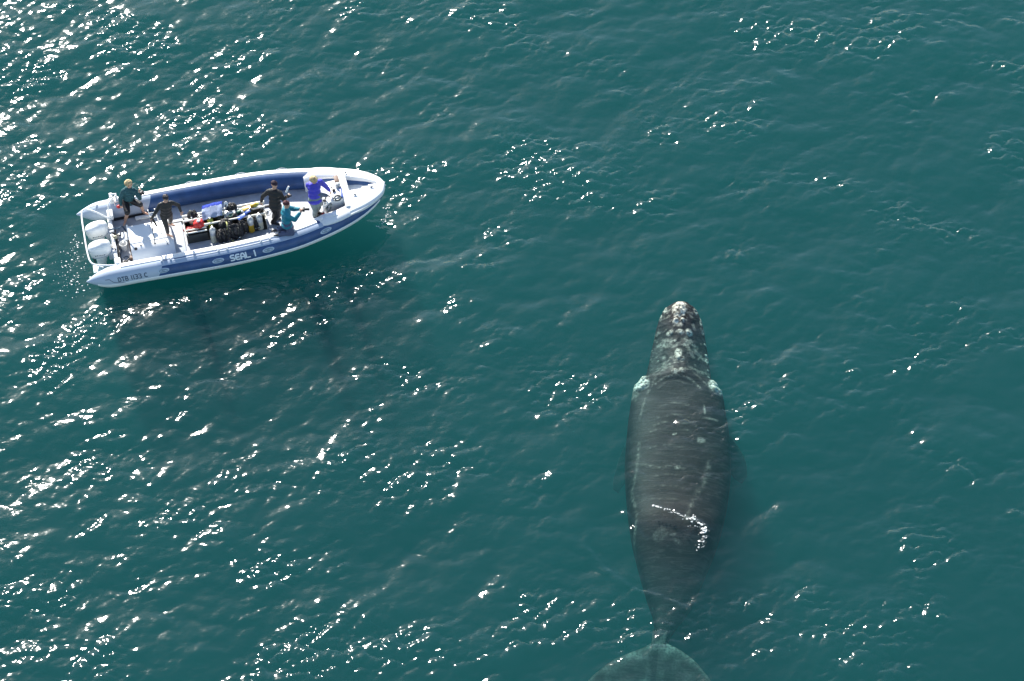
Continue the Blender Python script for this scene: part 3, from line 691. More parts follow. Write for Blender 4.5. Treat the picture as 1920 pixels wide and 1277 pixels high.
# rounded combing beam at the bulkhead edge
obj('foredeck', bm, M['gel'], boat)
fd = bpy.data.objects['foredeck']
for s in (1, -1):
    bm = bmesh.new(); secs = []
    for x in frange(6.70, 7.792, .06):
        w = smooth_tab(WB, x); k = min(1, (x - 6.70) / .3); zs = .10 * k
        inner = w - .34 - .10 * k
        secs.append([(x, s * (w - .03), .46), (x, s * w, .50 + zs), (x, s * (w - .02), .52 + zs), (x, s * (w - .10), .57 + zs), (x, s * (w - .24), .58 + zs),
                     (x, s * (inner + .06), .56 + zs), (x, s * inner, .52 + zs), (x, s * (inner - .05), .30), (x, s * (inner - .06), .12), (x, s * (w - .2), .12)])
    loft(bm, secs); obj('side_deck', bm, M['gel'], boat)
bm = bmesh.new(); secs = []
for k in range(25):
    y = -.74 + 1.48 * k / 24; z = bow_z(7.79, abs(y) / .99)
    secs.append([(7.70, y, z + .0), (7.73, y, z + .035), (7.80, y, z + .038), (7.84, y, z + .012), (7.84, y, z - .03), (7.70, y, z - .05)])
loft(bm, secs); obj('coaming', bm, M['gel'], boat)
# anchor ramp, bow roller, cleats
bm = bmesh.new(); add_box(bm, (8.28, -.10, .56), (8.80, -.02, .68), .02); add_box(bm, (8.50, -.16, .58), (8.72, .04, .67), .02); obj('anchor_ramp', bm, M['gel'], fd)
for s in (-.07, .07):
    bm = bmesh.new(); add_cyl(bm, (8.82, s, .635), (9.02, s, .61), .018); obj('bow_roller', bm, M['steel'], fd)
for x, y in ((8.62, .07), (8.58, -.14), (8.05, -.36), (7.95, .62)):
    bm = bmesh.new(); z = bow_z(x, .4) + well(x, y)
    add_cyl(bm, (x, y, z - .01), (x, y, z + .03), .022); add_cyl(bm, (x - .05, y, z + .035), (x + .05, y, z + .035), .013); obj('cleat', bm, M['dark_mark'], fd)
bm = bmesh.new(); add_box(bm, (7.03, -1.00, .66), (7.42, -.84, .70), .03); obj('hatch', bm, M['gel'], boat)
bm = bmesh.new(); add_ell(bm, (6.93, -1.0, .66), (.05, .05, .04)); obj('navigation_lamp', bm, M['gel'], boat)
# helm console
bm = bmesh.new(); prof = [(7.12, .146), (7.10, .50), (7.16, .66), (7.28, .74), (7.60, .76), (7.70, .74), (7.70, .146)]
loft(bm, [[(x, y, z) for x, z in prof] for y in (-.46, -.42, .34, .38)]); con = obj('helm_console', bm, M['gel'], boat)
bm = bmesh.new(); c = Vector((7.10, -.30, .70)); mw = Matrix.Translation(c) @ Matrix.Rotation(rad(-50), 4, 'Y')
add_tube(bm, [mw @ Vector((.15 * math.cos(t), .15 * math.sin(t), 0)) for t in [2 * math.pi * k / 28 for k in range(28)]], .016, 8, closed=True)
for k in range(3): add_tube(bm, [mw @ Vector((0, 0, -.03)), mw @ Vector((.15 * math.cos(k * 2.09), .15 * math.sin(k * 2.09), 0))], .010, 6)
add_cyl(bm, mw @ Vector((0, 0, -.10)), mw @ Vector((0, 0, -.01)), .03); obj('steering_wheel', bm, M['black'], con)
bm = bmesh.new(); add_box(bm, (7.42, -.10, .75), (7.52, -.02, .82), .02); add_tube(bm, [(7.47, -.06, .80), (7.42, -.06, .93)], .014, 8); add_ell(bm, (7.41, -.06, .94), (.03, .03, .025)); obj('throttle', bm, M['black'], con)
bm = bmesh.new(); add_cyl(bm, (7.30, .2, .755), (7.30, .2, .772), .05); obj('gauge', bm, M['dark_mark'], con)
bm = bmesh.new(); add_cyl(bm, (7.62, .10, .75), (7.62, .10, .86), .085, .075); add_ell(bm, (7.62, .10, .86), (.072, .072, .03)); obj('compass', bm, M['silver'], con)
bm = bmesh.new(); add_box(bm, (7.56, .28, .755), (7.69, .54, .79), .01); obj('dash_mat', bm, M['brown'], con)
bm = bmesh.new(); add_box(bm, (7.64, -.40, .757), (7.695, .0, .80), .01); obj('dash_strip', bm, M['blue'], con)
bm = bmesh.new(); add_tube(bm, [(7.06, -.52, .15), (7.08, -.52, .72), (7.12, -.44, .76)], .018, 8); obj('stanchion', bm, M['gel'], con)

# ------------------------------------------------------------------ engines
def at_boat(x, y, z, rz=0.0, ry=0.0, rx=0.0):
    return BOAT @ Matrix.Translation((x, y, z)) @ Matrix.Rotation(rad(rz), 4, 'Z') @ Matrix.Rotation(rad(ry), 4, 'Y') @ Matrix.Rotation(rad(rx), 4, 'X')
def engine(label, y, rz):
    e = thing('outboard_engine', label, 'outboard engine', at_boat(.50, y, .30, rz), 'twin outboard engines')
    bm = bmesh.new(); secs = []
    for z, a, b, xo in [(.00,.22,.13,.0),(.06,.27,.17,-.01),(.12,.31,.195,-.01),(.22,.33,.205,-.015),(.34,.335,.20,-.02),(.42,.31,.18,-.02),(.47,.25,.145,-.02),(.50,.15,.085,-.02),(.506,.04,.02,-.02)]:
        secs.append([(xo + a * math.copysign(abs(math.cos(t)) ** .75, math.cos(t)), b * math.copysign(abs(math.sin(t)) ** .8, math.sin(t)), z + .03 * math.cos(t)) for t in [2 * math.pi * k / 40 for k in range(40)]])
    loft(bm, secs); cw = obj('cowling', bm, M['gel'], e)
    for s in (1, -1):
        bm = bmesh.new()
        for k in range(6): add_box(bm, (-.18 + k * .05, s * .197 - .006, .155), (-.145 + k * .05, s * .197 + .006, .175 + .008 * (k % 2)))
        obj('decal', bm, M['dark_mark'], cw, smooth=False)
    bm = bmesh.new()
    for z in (.055,):
        add_tube(bm, [(-.01 + .29 * math.copysign(abs(math.cos(t)) ** .75, math.cos(t)), .18 * math.copysign(abs(math.sin(t)) ** .8, math.sin(t)), z + .03 * math.cos(t)) for t in [2 * math.pi * k / 40 for k in range(40)]], .012, 6, closed=True)
    obj('seam', bm, M['grey_tube'], cw)
    bm = bmesh.new(); loft(bm, [[(a * math.cos(t) + xo, b * math.sin(t), z) for t in [2 * math.pi * k / 20 for k in range(20)]] for z, a, b, xo in [(.02,.20,.13,0),(-.15,.16,.10,-.02),(-.35,.13,.06,-.05),(-.75,.12,.045,-.07),(-.80,.20,.05,-.08),(-.9,.16,.06,-.08)]])
    add_box(bm, (-.34, -.16, -.56), (.02, .16, -.54), .01)
    obj('leg', bm, M['gel'], e)
    bm = bmesh.new(); add_box(bm, (.20, -.14, -.15), (.34, .14, .13), .03); add_box(bm, (.30, -.12, .05), (.46, .12, .16), .02); add_cyl(bm, (.30, -.18, .14), (.30, .18, .14), .028); obj('bracket', bm, M['grey_tube'], e)
    bm = bmesh.new()
    for k in range(3):
        mw = Matrix.Translation((-.28, 0, -.86)) @ Matrix.Rotation(rad(120 * k), 4, 'X') @ Matrix.Translation((0, 0, .09)) @ Matrix.Rotation(rad(35), 4, 'Z')
        add_ell(bm, (0, 0, 0), (.012, .06, .09), 10, 8, mw=mw)
    add_cyl(bm, (-.33, 0, -.86), (-.20, 0, -.86), .035); obj('propeller', bm, M['black'], e)
    bm = bmesh.new(); add_cyl(bm, (.33, .06, .19), (.33, .06, .215), .035); obj('cap', bm, M['black'], e)
    return e
engine('white outboard engine on the port side of the transom, farther from the camera', .36, 2)
engine('white outboard engine nearest the lettered tube, with a dark side decal', -.42, -2)
# ------------------------------------------------------------------ loose gear on the boat
def one(name, bm, m, label, cat, mw, group=None, smooth=True):
    o = obj(name, bm, m, None, smooth); o.matrix_world = mw; return tag(o, label, cat, group)
I4 = BOAT.copy()
# tripod of thin poles standing on the stern locker
t = thing('tripod', 'thin folding pole tripod standing on the white stern locker beside the barefoot person', 'tripod', at_boat(2.12, -.40, .50))
for a, b, m in (((0, 0, .86), (.42, -.33, -.34), 'steel'), ((-.02, 0, .86), (-.05, -.20, .02), 'black'), ((-.02, .02, .86), (-.30, .62, .35), 'steel')):
    bm = bmesh.new(); A, B = Vector(a), Vector(b)
    add_tube(bm, [A, A.lerp(B, .5)], .016, 8); add_tube(bm, [A.lerp(B, .48), B], .011, 8); add_ell(bm, B, (.028, .028, .02)); obj('leg', bm, M[m], t)
bm = bmesh.new(); add_box(bm, (-.04, -.04, .82), (.03, .03, .92), .01); add_cyl(bm, (.02, 0, .84), (.10, -.08, .60), .035, .03); obj('head', bm, M['black'], t)
# pole at the aft edge of the locker
t = thing('boat_pole', 'slim white pole with a dark lower half at the aft edge of the stern locker', 'pole', at_boat(1.33, -.5, .15))
bm = bmesh.new(); add_tube(bm, [(.04, .52, .72), (.02, .20, .42)], .018, 8); obj('shaft', bm, M['gel'], t)
bm = bmesh.new(); add_tube(bm, [(.02, .20, .42), (0, -.16, .02)], .017, 8); add_box(bm, (-.05, -.24, .0), (.06, -.12, .10), .01); obj('foot', bm, M['brown'], t)
# second upright pair next to the barefoot person
t = thing('folding_ladder', 'small folded white boarding ladder leaning by the port side of the stern locker', 'ladder', at_boat(2.1, .45, .146))
for dx in (0, .20):
    bm = bmesh.new(); add_tube(bm, [(dx, 0, 0), (dx - .06, .12, .62)], .016, 8); obj('rail', bm, M['gel'], t)
for k in range(3):
    bm = bmesh.new(); f = .25 + .28 * k; add_tube(bm, [(-.06 * f, .12 * f, .62 * f), (.20 - .06 * f, .12 * f, .62 * f)], .012, 8); obj('rung', bm, M['gel'], t)
# bucket, box, hoses in the engine well
t = thing('bucket', 'small white bucket on the deck between the engines and the stern locker', 'bucket', at_boat(1.16, -.22, .146))
bm = bmesh.new(); secs = [[(r * math.cos(a), r * math.sin(a), z) for a in [2 * math.pi * k / 24 for k in range(24)]] for r, z in ((.085, 0), (.115, .24), (.12, .245), (.105, .24), (.08, .03))]
loft(bm, secs); obj('pail', bm, M['gel'], t)
bm = bmesh.new(); add_tube(bm, [Vector((0, .115 * math.cos(a), .235 + .05 * math.sin(a))) for a in [math.pi * k / 12 for k in range(13)]], .005, 6); obj('handle', bm, M['steel'], t)
t = thing('battery_box', 'pale grey battery box on the deck against the aft side of the stern locker', 'battery box', at_boat(1.17, .1, .146))
bm = bmesh.new(); add_box(bm, (-.11, -.16, 0), (.13, .16, .17), .015); obj('case', bm, M['step'], t)
bm = bmesh.new(); add_box(bm, (-.12, -.17, .171), (.14, .17, .20), .012); add_box(bm, (-.01, -.17, .20), (.03, .17, .212), .004); obj('lid', bm, M['step'], t)
def hose(pts, r, m, label, n=8):
    bm = bmesh.new(); add_tube(bm, [Vector(p) for p in catmull(pts, n)], r, 8)
    one('fuel_hose', bm, m, label, 'hose', I4, 'hoses and cables behind the engines')
hose([(.86, .30, .52), (.98, .25, .58), (1.1, .35, .46), (1.22, .55, .30), (1.28, .45, .19), (1.24, .3, .17)], .024, M['dark_mark'], 'dark hose arching forward from the port engine onto the deck')
hose([(.90, .20, .50), (1.02, .14, .42), (1.14, .34, .24), (1.26, .42, .20)], .016, M['cream'], 'thin pale cable beside the dark hose of the port engine')
hose([(.90, .18, .5), (1.05, .08, .44), (1.14, .12, .4)], .024, M['black'], 'short black hose stub at the middle of the transom')
hose([(.90, -.46, .5), (1.0, -.6, .3), (1.05, -.85, .18), (1.16, -.93, .17), (1.22, -.82, .17), (1.12, -.72, .18), (1.05, -.84, .19), (1.2, -.74, .2), (1.35, -.6, .19)], .020, M['black'], 'black hose coiled on the deck by the starboard engine')
hose([(.96, -.15, .35), (1.04, -.32, .2), (1.02, -.6, .17), (1.2, -.55, .17), (1.28, -.72, .17), (1.34, -.9, .17)], .014, M['dark_mark'], 'thin dark cable running along the deck inside the transom')
t = thing('pulley_block', 'small steel pulley block hooked on the transom between the engines', 'pulley', at_boat(.97, .02, .46))
bm = bmesh.new(); add_cyl(bm, (0, -.02, 0), (0, .02, 0), .06); obj('wheel', bm, M['cream'], t)
bm = bmesh.new(); add_tube(bm, [(-.1, -.03, .02), (.10, -.03, .04), (.10, .03, .04), (-.1, .03, .02)], .012, 6, closed=True); obj('frame', bm, M['black'], t)

# the dive rack
rk = thing('dive_rack', 'long metal rack full of diving gear on the middle of the deck', 'rack', at_boat(0, 0, 0))
for y, z, xa, xb, r in ((.22, .57, 2.98, 5.42, .045), (.03, .56, 2.98, 5.40, .030), (-.24, .56, 3.35, 5.36, .028), (-.30, .50, 3.0, 3.62, .024), (-.42, .50, 3.05, 3.62, .022)):
    bm = bmesh.new(); add_tube(bm, [(xa, y, z), (xb, y, z)], r, 10); obj('rail', bm, M['alu'], rk)
for x in (3.02, 4.2, 5.36):
    for y in (.22, -.44):
        bm = bmesh.new(); add_tube(bm, [(x, y, .146), (x, y, .55)], .018, 8); obj('post', bm, M['alu'], rk)
for x in (2.99, 4.2, 5.38):
    bm = bmesh.new(); add_tube(bm, [(x, .22, .53), (x, -.44, .50)], .016, 8); obj('crossbar', bm, M['alu'], rk)
bm = bmesh.new()
add_box(bm, (3.0, -.50, .147), (5.36, .20, .19), .01); add_box(bm, (3.0, -.50, .19), (3.03, .20, .46), .005); add_box(bm, (3.03, -.51, .19), (3.62, -.47, .46), .005); add_box(bm, (5.33, -.50, .19), (5.36, .20, .46), .005); add_box(bm, (3.03, .17, .19), (5.33, .20, .42), .005)
add_box(bm, (3.03, -.16, .19), (5.33, -.13, .40), .005); obj('tray', bm, M['bin'], rk)

# dive cylinders, each with valve, boot
def cylinder(label, x, y, body, neck, boot=None, rx=0, z=.19, h=.56, r=.092, ry=0, cat='dive cylinder'):
    t = thing('dive_cylinder', label, cat, at_boat(x, y, z, 0, ry, rx), 'dive cylinders in the rack')
    q = .06
    bm = bmesh.new(); add_tube(bm, [(0, 0, 0), (0, 0, .02), (0, 0, h * .55)], [r * .8, r, r], 20); obj('cylinder_body', bm, body, t)
    bm = bmesh.new(); add_tube(bm, [(0, 0, h * .55), (0, 0, h - q), (0, 0, h - q * .4), (0, 0, h)], [r, r, r * .72, r * .3], 20); obj('shoulder', bm, neck, t)
    bm = bmesh.new(); add_cyl(bm, (0, 0, h), (0, 0, h + .06), .022); add_cyl(bm, (0, -.04, h + .04), (0, .05, h + .04), .018); obj('valve', bm, M['steel'], t)
    return t
cylinder('yellow dive cylinder with a silver top at the starboard side of the rack', 4.90, -.50, M['yellow'], M['silver'])
cylinder('cream dive cylinder with a silver top at the forward end of the rack', 5.17, -.46, M['cream'], M['silver'])
cylinder('grey dive cylinder standing outside the rack beside the dark bin', 3.77, -.60, M['cream'], M['silver'], z=.15)
cylinder('yellow green topped dive cylinder beside the red buoy', 3.76, -.10, M['lime'], M['lime'], h=.42)
for k, (x, y, rx) in enumerate(((4.05, -.02, 4), (4.28, .0, -5), (4.5, -.03, 3), (4.72, -.01, 6), (4.96, .0, -3))):
    cylinder(('rearmost', 'second from the stern', 'middle one', 'second from the bow', 'foremost')[k] + ' of five dark dive cylinders along the centre of the rack', x, y, M['black'], M['silver'] if k % 2 else M['bin'], rx=rx, h=.40)
for k, (x, y) in enumerate(((3.25, .10), (3.48, .12), (4.1, .13), (4.6, .12))):
    cylinder(('cream topped dull dive cylinder at the aft end under the port rail', 'dull dive cylinder under the port rail, next to the cream topped one', 'dull dive cylinder under the port rail below the towel edge', 'dull dive cylinder under the port rail nearest the bow')[k], x, y, M['bin'], M['cream'] if k == 0 else M['silver'], h=.36)

def blob(bm, c, s, seed, amp=.25, seg=24, rings=16, mw=None, freq=3.0):
    r = bmesh.ops.create_uvsphere(bm, u_segments=seg, v_segments=rings, radius=1)
    for v in r['verts']:
        n = noise.noise(v.co * freq + Vector((seed * 7.3, seed, 0))) + .5 * noise.noise(v.co * freq * 2.2 + Vector((seed, 4, 2)))
        v.co = v.co * (1 + amp * n); v.co = Vector((v.co.x * s[0], v.co.y * s[1], v.co.z * s[2]))
        if mw is not None: v.co = mw @ v.co
        v.co += Vector(c)
def vest(label, x, y, z, s, seed, rz=0, ry=0, hoses=3, hosemat='black'):
    t = thing('buoyancy_vest', label, 'dive vest', at_boat(x, y, z, rz, ry), 'dive vests on the rack')
    bm = bmesh.new(); blob(bm, (0, 0, 0), s, seed, .3); obj('back_panel', bm, M['neo'], t)
    for sg in (1, -1):
        bm = bmesh.new(); blob(bm, (s[0] * .62 * sg, -s[1] * .5, s[2] * .1), (s[0] * .42, s[1] * .6, s[2] * .7), seed + sg, .35); obj('pocket', bm, M['neo'], t)
    bm = bmesh.new()
    for sg in (1, -1): add_tube(bm, catmull([(s[0] * .4 * sg, -s[1] * .2, s[2] * .8), (s[0] * .45 * sg, -s[1] * .9, s[2] * .75), (s[0] * .3 * sg, -s[1] * 1.15, 0)], 5), .016, 8)
    obj('strap', bm, M['bin'], t)
    rr = random.Random(seed * 13 + 5)
    for k in range(hoses):
        a = rr.uniform(-1, 1); bm = bmesh.new()
        pts = [(a * s[0] * .4, 0, s[2] * .9), (a * s[0], rr.uniform(-.5, .3) * s[1], s[2] * 1.25), (a * s[0] * 1.3, -s[1] * rr.uniform(.9, 1.3), s[2] * .5), (rr.uniform(-1, 1) * s[0], -s[1] * 1.35, -s[2] * .3)]
        add_tube(bm, catmull(pts, 6), .012, 8)
        e = Vector(pts[-1]); add_ell(bm, e, (.035, .03, .028)); obj('hose', bm, M[hosemat] if k == 0 else M['black'], t)
        bm = bmesh.new(); add_ell(bm, e + Vector((0, 0, .022)), (.020, .018, .014)); obj('mouthpiece', bm, M[('pad', 'cream', 'steel')[k % 3]], t)
    return t
vest('black dive vest hanging over the starboard side of the rack behind the yellow hose', 4.42, -.62, .42, (.22, .16, .26), 2)
vest('black dive vest slumped beside the yellow cylinder', 4.66, -.50, .40, (.14, .14, .24), 3)
vest('black dive vest with grey straps sagging to the deck next to the grey cylinder', 4.02, -.62, .34, (.15, .18, .22), 4, hoses=4)
vest('black dive vest between the red buoy and the yellow hose', 4.15, -.30, .52, (.17, .15, .12), 5)
vest('black dive vest piled on the port rail at the middle of the rack', 4.45, .24, .60, (.15, .12, .11), 6, hoses=4)
vest('black dive vest with a pale hose at the aft port corner of the rack', 3.28, .26, .56, (.15, .12, .12), 7, hoses=4, hosemat='cream')
vest('black dive vest lying low in the forward end of the rack', 5.05, .10, .42, (.17, .13, .12), 8, hoses=2)
vest('black dive vest pressed between the two forward cylinders', 5.03, -.42, .40, (.10, .12, .22), 9, hoses=3)
vest('black dive vest bunched under the middle rail', 4.62, -.08, .46, (.22, .12, .10), 10, hoses=3)
bm = bmesh.new(); blob(bm, (0, 0, 0), (.17, .15, .14), 1, .14)
o = one('buoy', bm, M['red'], 'round red float buoy lying in the aft half of the rack', 'buoy', at_boat(3.42, -.18, .55))
bm = bmesh.new(); add_cyl(bm, (0, 0, .12), (.02, 0, .17), .05, .035); add_tube(bm, [Vector((.02 + .04 * math.cos(a), .04 * math.sin(a), .18)) for a in [2 * math.pi * k / 14 for k in range(14)]], .01, 6, closed=True); obj('neck', bm, M['pad'], o)
bm = bmesh.new(); blob(bm, (0, 0, 0), (.20, .10, .07), 5, .25); one('bag', bm, M['red'], 'flat red bag in the aft end of the rack beside the buoy', 'bag', at_boat(3.14, -.16, .40, 8))
# towel, blue at the top and pale below, thrown over the port rails
tw = bmesh.new(); NXt, NYt = 26, 26; G = []
for i in range(NXt + 1):
    row = []
    for j in range(NYt + 1):
        u, v = i / NXt, j / NYt
        x = 3.54 + .60 * u + .08 * (1 - v); y = .48 - .58 * v + .05 * (u - .5)
        z = .76 - .30 * max(0, v - .62) - .10 * max(0, .25 - v) * 4 + .03 * noise.noise(Vector((u * 4, v * 4, 1))) + .008 * math.sin(u * 13 + v * 3) - .10 * (u - .5) ** 2
        row.append(tw.verts.new((x, y, z)))
    G.append(row)
for i in range(NXt):
    for j in range(NYt):
        f = tw.faces.new((G[i][j], G[i + 1][j], G[i + 1][j + 1], G[i][j + 1])); f.material_index = 0 if j / NYt < .40 + .02 * math.sin(i) else (1 if j / NYt < .97 else 2)
M['towel_b'] = mat('blue_cloth', (.03, .08, .55), .8, var=.1); M['towel_w'] = mat('pale_blue_cloth', (.56, .64, .82), .8, var=.18, scale=7)
r = bmesh.ops.solidify(tw, geom=tw.faces[:], thickness=.01)
one('towel', tw, [M['towel_b'], M['towel_w'], M['towel_b']], 'blue and white towel draped over the port rail of the dive rack', 'towel', I4)
bm = bmesh.new(); add_tube(bm, [Vector(p) for p in catmull([(4.20, -.20, .58), (4.22, -.48, .62), (4.20, -.62, .42), (4.26, -.74, .24), (4.42, -.86, .17), (4.66, -.90, .165)], 8)], .022, 8)
one('air_hose', bm, M['hose_y'], 'long pale yellow air hose looping from the rack down to the deck', 'hose', I4)
bm = bmesh.new(); add_prism(bm, [(-.22, -.07), (.06, -.05), (.10, 0), (.06, .05), (-.22, .09), (-.25, 0)], 0, .02, bev=.006); add_box(bm, (.02, -.045, .018), (.20, .045, .07), .02)
one('swim_fin', bm, M['blue'], 'blue swim fin resting on the gear near the yellow cylinder', 'swim fin', at_boat(4.78, -.20, .60, 20, -12), 'swim fins on the gear')
bm = bmesh.new(); add_prism(bm, [(-.22, -.07), (.06, -.05), (.10, 0), (.06, .05), (-.22, .09), (-.25, 0)], 0, .02, bev=.006); add_box(bm, (.02, -.045, .018), (.20, .045, .07), .02)
one('swim_fin', bm, M['green'], 'dark green swim fin lying flat in the middle of the rack', 'swim fin', at_boat(4.55, -.02, .55, 10, -4), 'swim fins on the gear')
bm = bmesh.new(); add_prism(bm, [(-.22, -.07), (.06, -.05), (.10, 0), (.06, .05), (-.22, .09), (-.25, 0)], 0, .02, bev=.006); add_box(bm, (.02, -.045, .018), (.20, .045, .07), .02)
one('swim_fin', bm, M['yellow'], 'yellow swim fin lying across the second rail near the forward end', 'swim fin', at_boat(4.98, .10, .59, 12, -4), 'swim fins on the gear')
bm = bmesh.new(); blob(bm, (0, 0, 0), (.10, .07, .06), 4, .25); one('pouch', bm, M['lime'], 'small yellow green pouch at the forward end of the rack', 'pouch', at_boat(5.14, .14, .60))
bm = bmesh.new(); blob(bm, (0, 0, 0), (.16, .06, .05), 8, .3); one('pouch', bm, M['cream'], 'cream cloth bundle on the second rail right of the towel', 'pouch', at_boat(4.05, .03, .60))
def mask(label, x, y, z, rz, m):
    t = thing('dive_mask', label, 'dive mask', at_boat(x, y, z, rz, -60), 'dive masks left on the rack')
    bm = bmesh.new(); add_tube(bm, [Vector((.085 * math.cos(a), .05 * math.sin(a), 0)) for a in [2 * math.pi * k / 20 for k in range(20)]], .014, 8, closed=True); obj('frame', bm, m, t)
    bm = bmesh.new(); add_tube(bm, catmull([(-.085, 0, 0), (-.09, 0, -.10), (0, .02, -.15), (.09, 0, -.10), (.085, 0, 0)], 5), .008, 6); obj('strap', bm, M['black'], t)
    bm = bmesh.new(); add_ell(bm, (0, 0, 0), (.078, .044, .006)); obj('lens', bm, M['steel'], t)
mask('white framed dive mask at the forward end of the rack', 5.44, -.25, .56, 20, M['pad'])
mask('dark dive mask beside the cream cylinder', 5.26, -.16, .62, -30, M['black'])
mask('pale dive mask on the port rail near the middle of the rack', 4.30, .24, .72, 60, M['pad'])
# fire extinguisher and coiled rope at the helm
t = thing('fire_extinguisher', 'small red fire extinguisher standing at the foot of the helm console', 'fire extinguisher', at_boat(7.03, -.60, .42))
bm = bmesh.new(); add_cyl(bm, (0, 0, -.27), (0, 0, .06), .045, round_=.02); obj('cylinder_body', bm, M['red'], t)
bm = bmesh.new(); add_cyl(bm, (0, 0, .06), (0, 0, .11), .015); add_box(bm, (-.01, -.06, .10), (.01, .03, .13), .004); obj('handle', bm, M['black'], t)
def coil(label, x, y, z, R, n, ry, m):
    bm = bmesh.new(); pts = []
    for k in range(n * 20 + 1):
        a = 2 * math.pi * k / 20; rr = R + .012 * math.sin(a * .37 + 1) - .01 * (k / 20); pts.append((rr * math.cos(a), rr * math.sin(a), .014 * (k / 20) + .008 * math.sin(a * 1.7)))
    add_tube(bm, pts, .011, 6); one('rope_coil', bm, m, label, 'rope', at_boat(x, y, z, 0, ry), 'coiled ropes at the helm')
M['rope_d'] = mat('dark_rope', (.05, .08, .09), .7)
coil('dark coiled rope on the helm console by the coaming', 7.52, -.40, .765, .12, 4, 0, M['rope_d'])
coil('dark coiled rope hanging at the starboard edge of the helm console', 7.24, -.56, .60, .12, 3, -50, M['rope_d'])
# ------------------------------------------------------------------ people
M['skin'] = mat('skin', (.55, .32, .22), .55, var=.08)
M['hair_b'] = mat('blond_hair', (.62, .46, .24), .6, var=.55, scale=16, bump=1.0, bscale=30)
M['hair_d'] = mat('dark_hair', (.030, .020, .026), .5, var=.4, scale=16, bump=.8, bscale=30)
M['wet'] = mat('wetsuit', (.015, .013, .013), .5, var=.35, scale=7, bump=.35, bscale=16)
M['jet'] = mat('dark_jacket', (.012, .011, .011), .6, var=.35, scale=7, bump=.5, bscale=14)
M['teal_d'] = mat('dark_teal_cloth', (.012, .085, .10), .7, var=.25, scale=6, bump=.6, bscale=12)
M['teal'] = mat('teal_jacket', (.008, .20, .27), .6, var=.22, scale=6, bump=.6, bscale=12)
M['navy'] = mat('grey_navy_trousers', (.085, .10, .18), .7, var=.25, scale=6, bump=.6, bscale=12)
M['purple'] = mat('violet_jacket', (.07, .06, .56), .6, var=.25, scale=6, bump=.6, bscale=12)
M['greyc'] = mat('grey_sleeve', (.13, .15, .20), .7, var=.25, scale=6, bump=.6, bscale=12)
M['trous'] = mat('pale_green_trousers', (.22, .28, .27), .7, var=.25, scale=6, bump=.6, bscale=12)
M['hat_r'] = mat('dark_red_beanie', (.09, .025, .03), .8, var=.4, scale=30, bump=.6, bscale=50)
M['hat_d'] = mat('dark_beanie', (.035, .015, .03), .8, var=.5, scale=30, bump=.6, bscale=50)
M['eye'] = mat('eye_white', (.5, .5, .5), .2); M['lip'] = mat('lip', (.4, .12, .1), .5)

def capsule(bm, a, b, ra, rb, seg=12):
    a, b = Vector(a), Vector(b)
    for c, r in ((a, ra), (b, rb)): add_ell(bm, c, (r, r, r), seg, 8)
    add_tube(bm, [a, b], [ra, rb], seg)
def ellc(bm, c, s, mw, seg=16, rings=12): add_ell(bm, c, s, seg, rings, mw=mw.to_3x3().to_4x4())
def fuse(name, bm, m, parent, voxel, smooth=6):
    """one continuous surface from overlapping volumes"""
    me = bpy.data.meshes.new(name); bmesh.ops.recalc_face_normals(bm, faces=bm.faces); bm.to_mesh(me); bm.free()
    t = bpy.data.objects.new('tmp', me); C.objects.link(t)
    md = t.modifiers.new('r', 'REMESH'); md.mode = 'VOXEL'; md.voxel_size = voxel; md.use_smooth_shade = True
    ms = t.modifiers.new('s', 'SMOOTH'); ms.iterations = smooth; ms.factor = .5
    dg = bpy.context.evaluated_depsgraph_get(); dg.update()
    out = bpy.data.meshes.new_from_object(t.evaluated_get(dg)); out.name = name
    bpy.data.objects.remove(t)
    for p in out.polygons: p.use_smooth = True
    out.materials.clear()
    return link(name, out, m, parent)
def frame(f, up):
    f = Vector(f).normalized(); r = f.cross(Vector(up)).normalized(); u = r.cross(f)
    return Matrix((r, f, u)).transposed()      # columns: right, forward, up
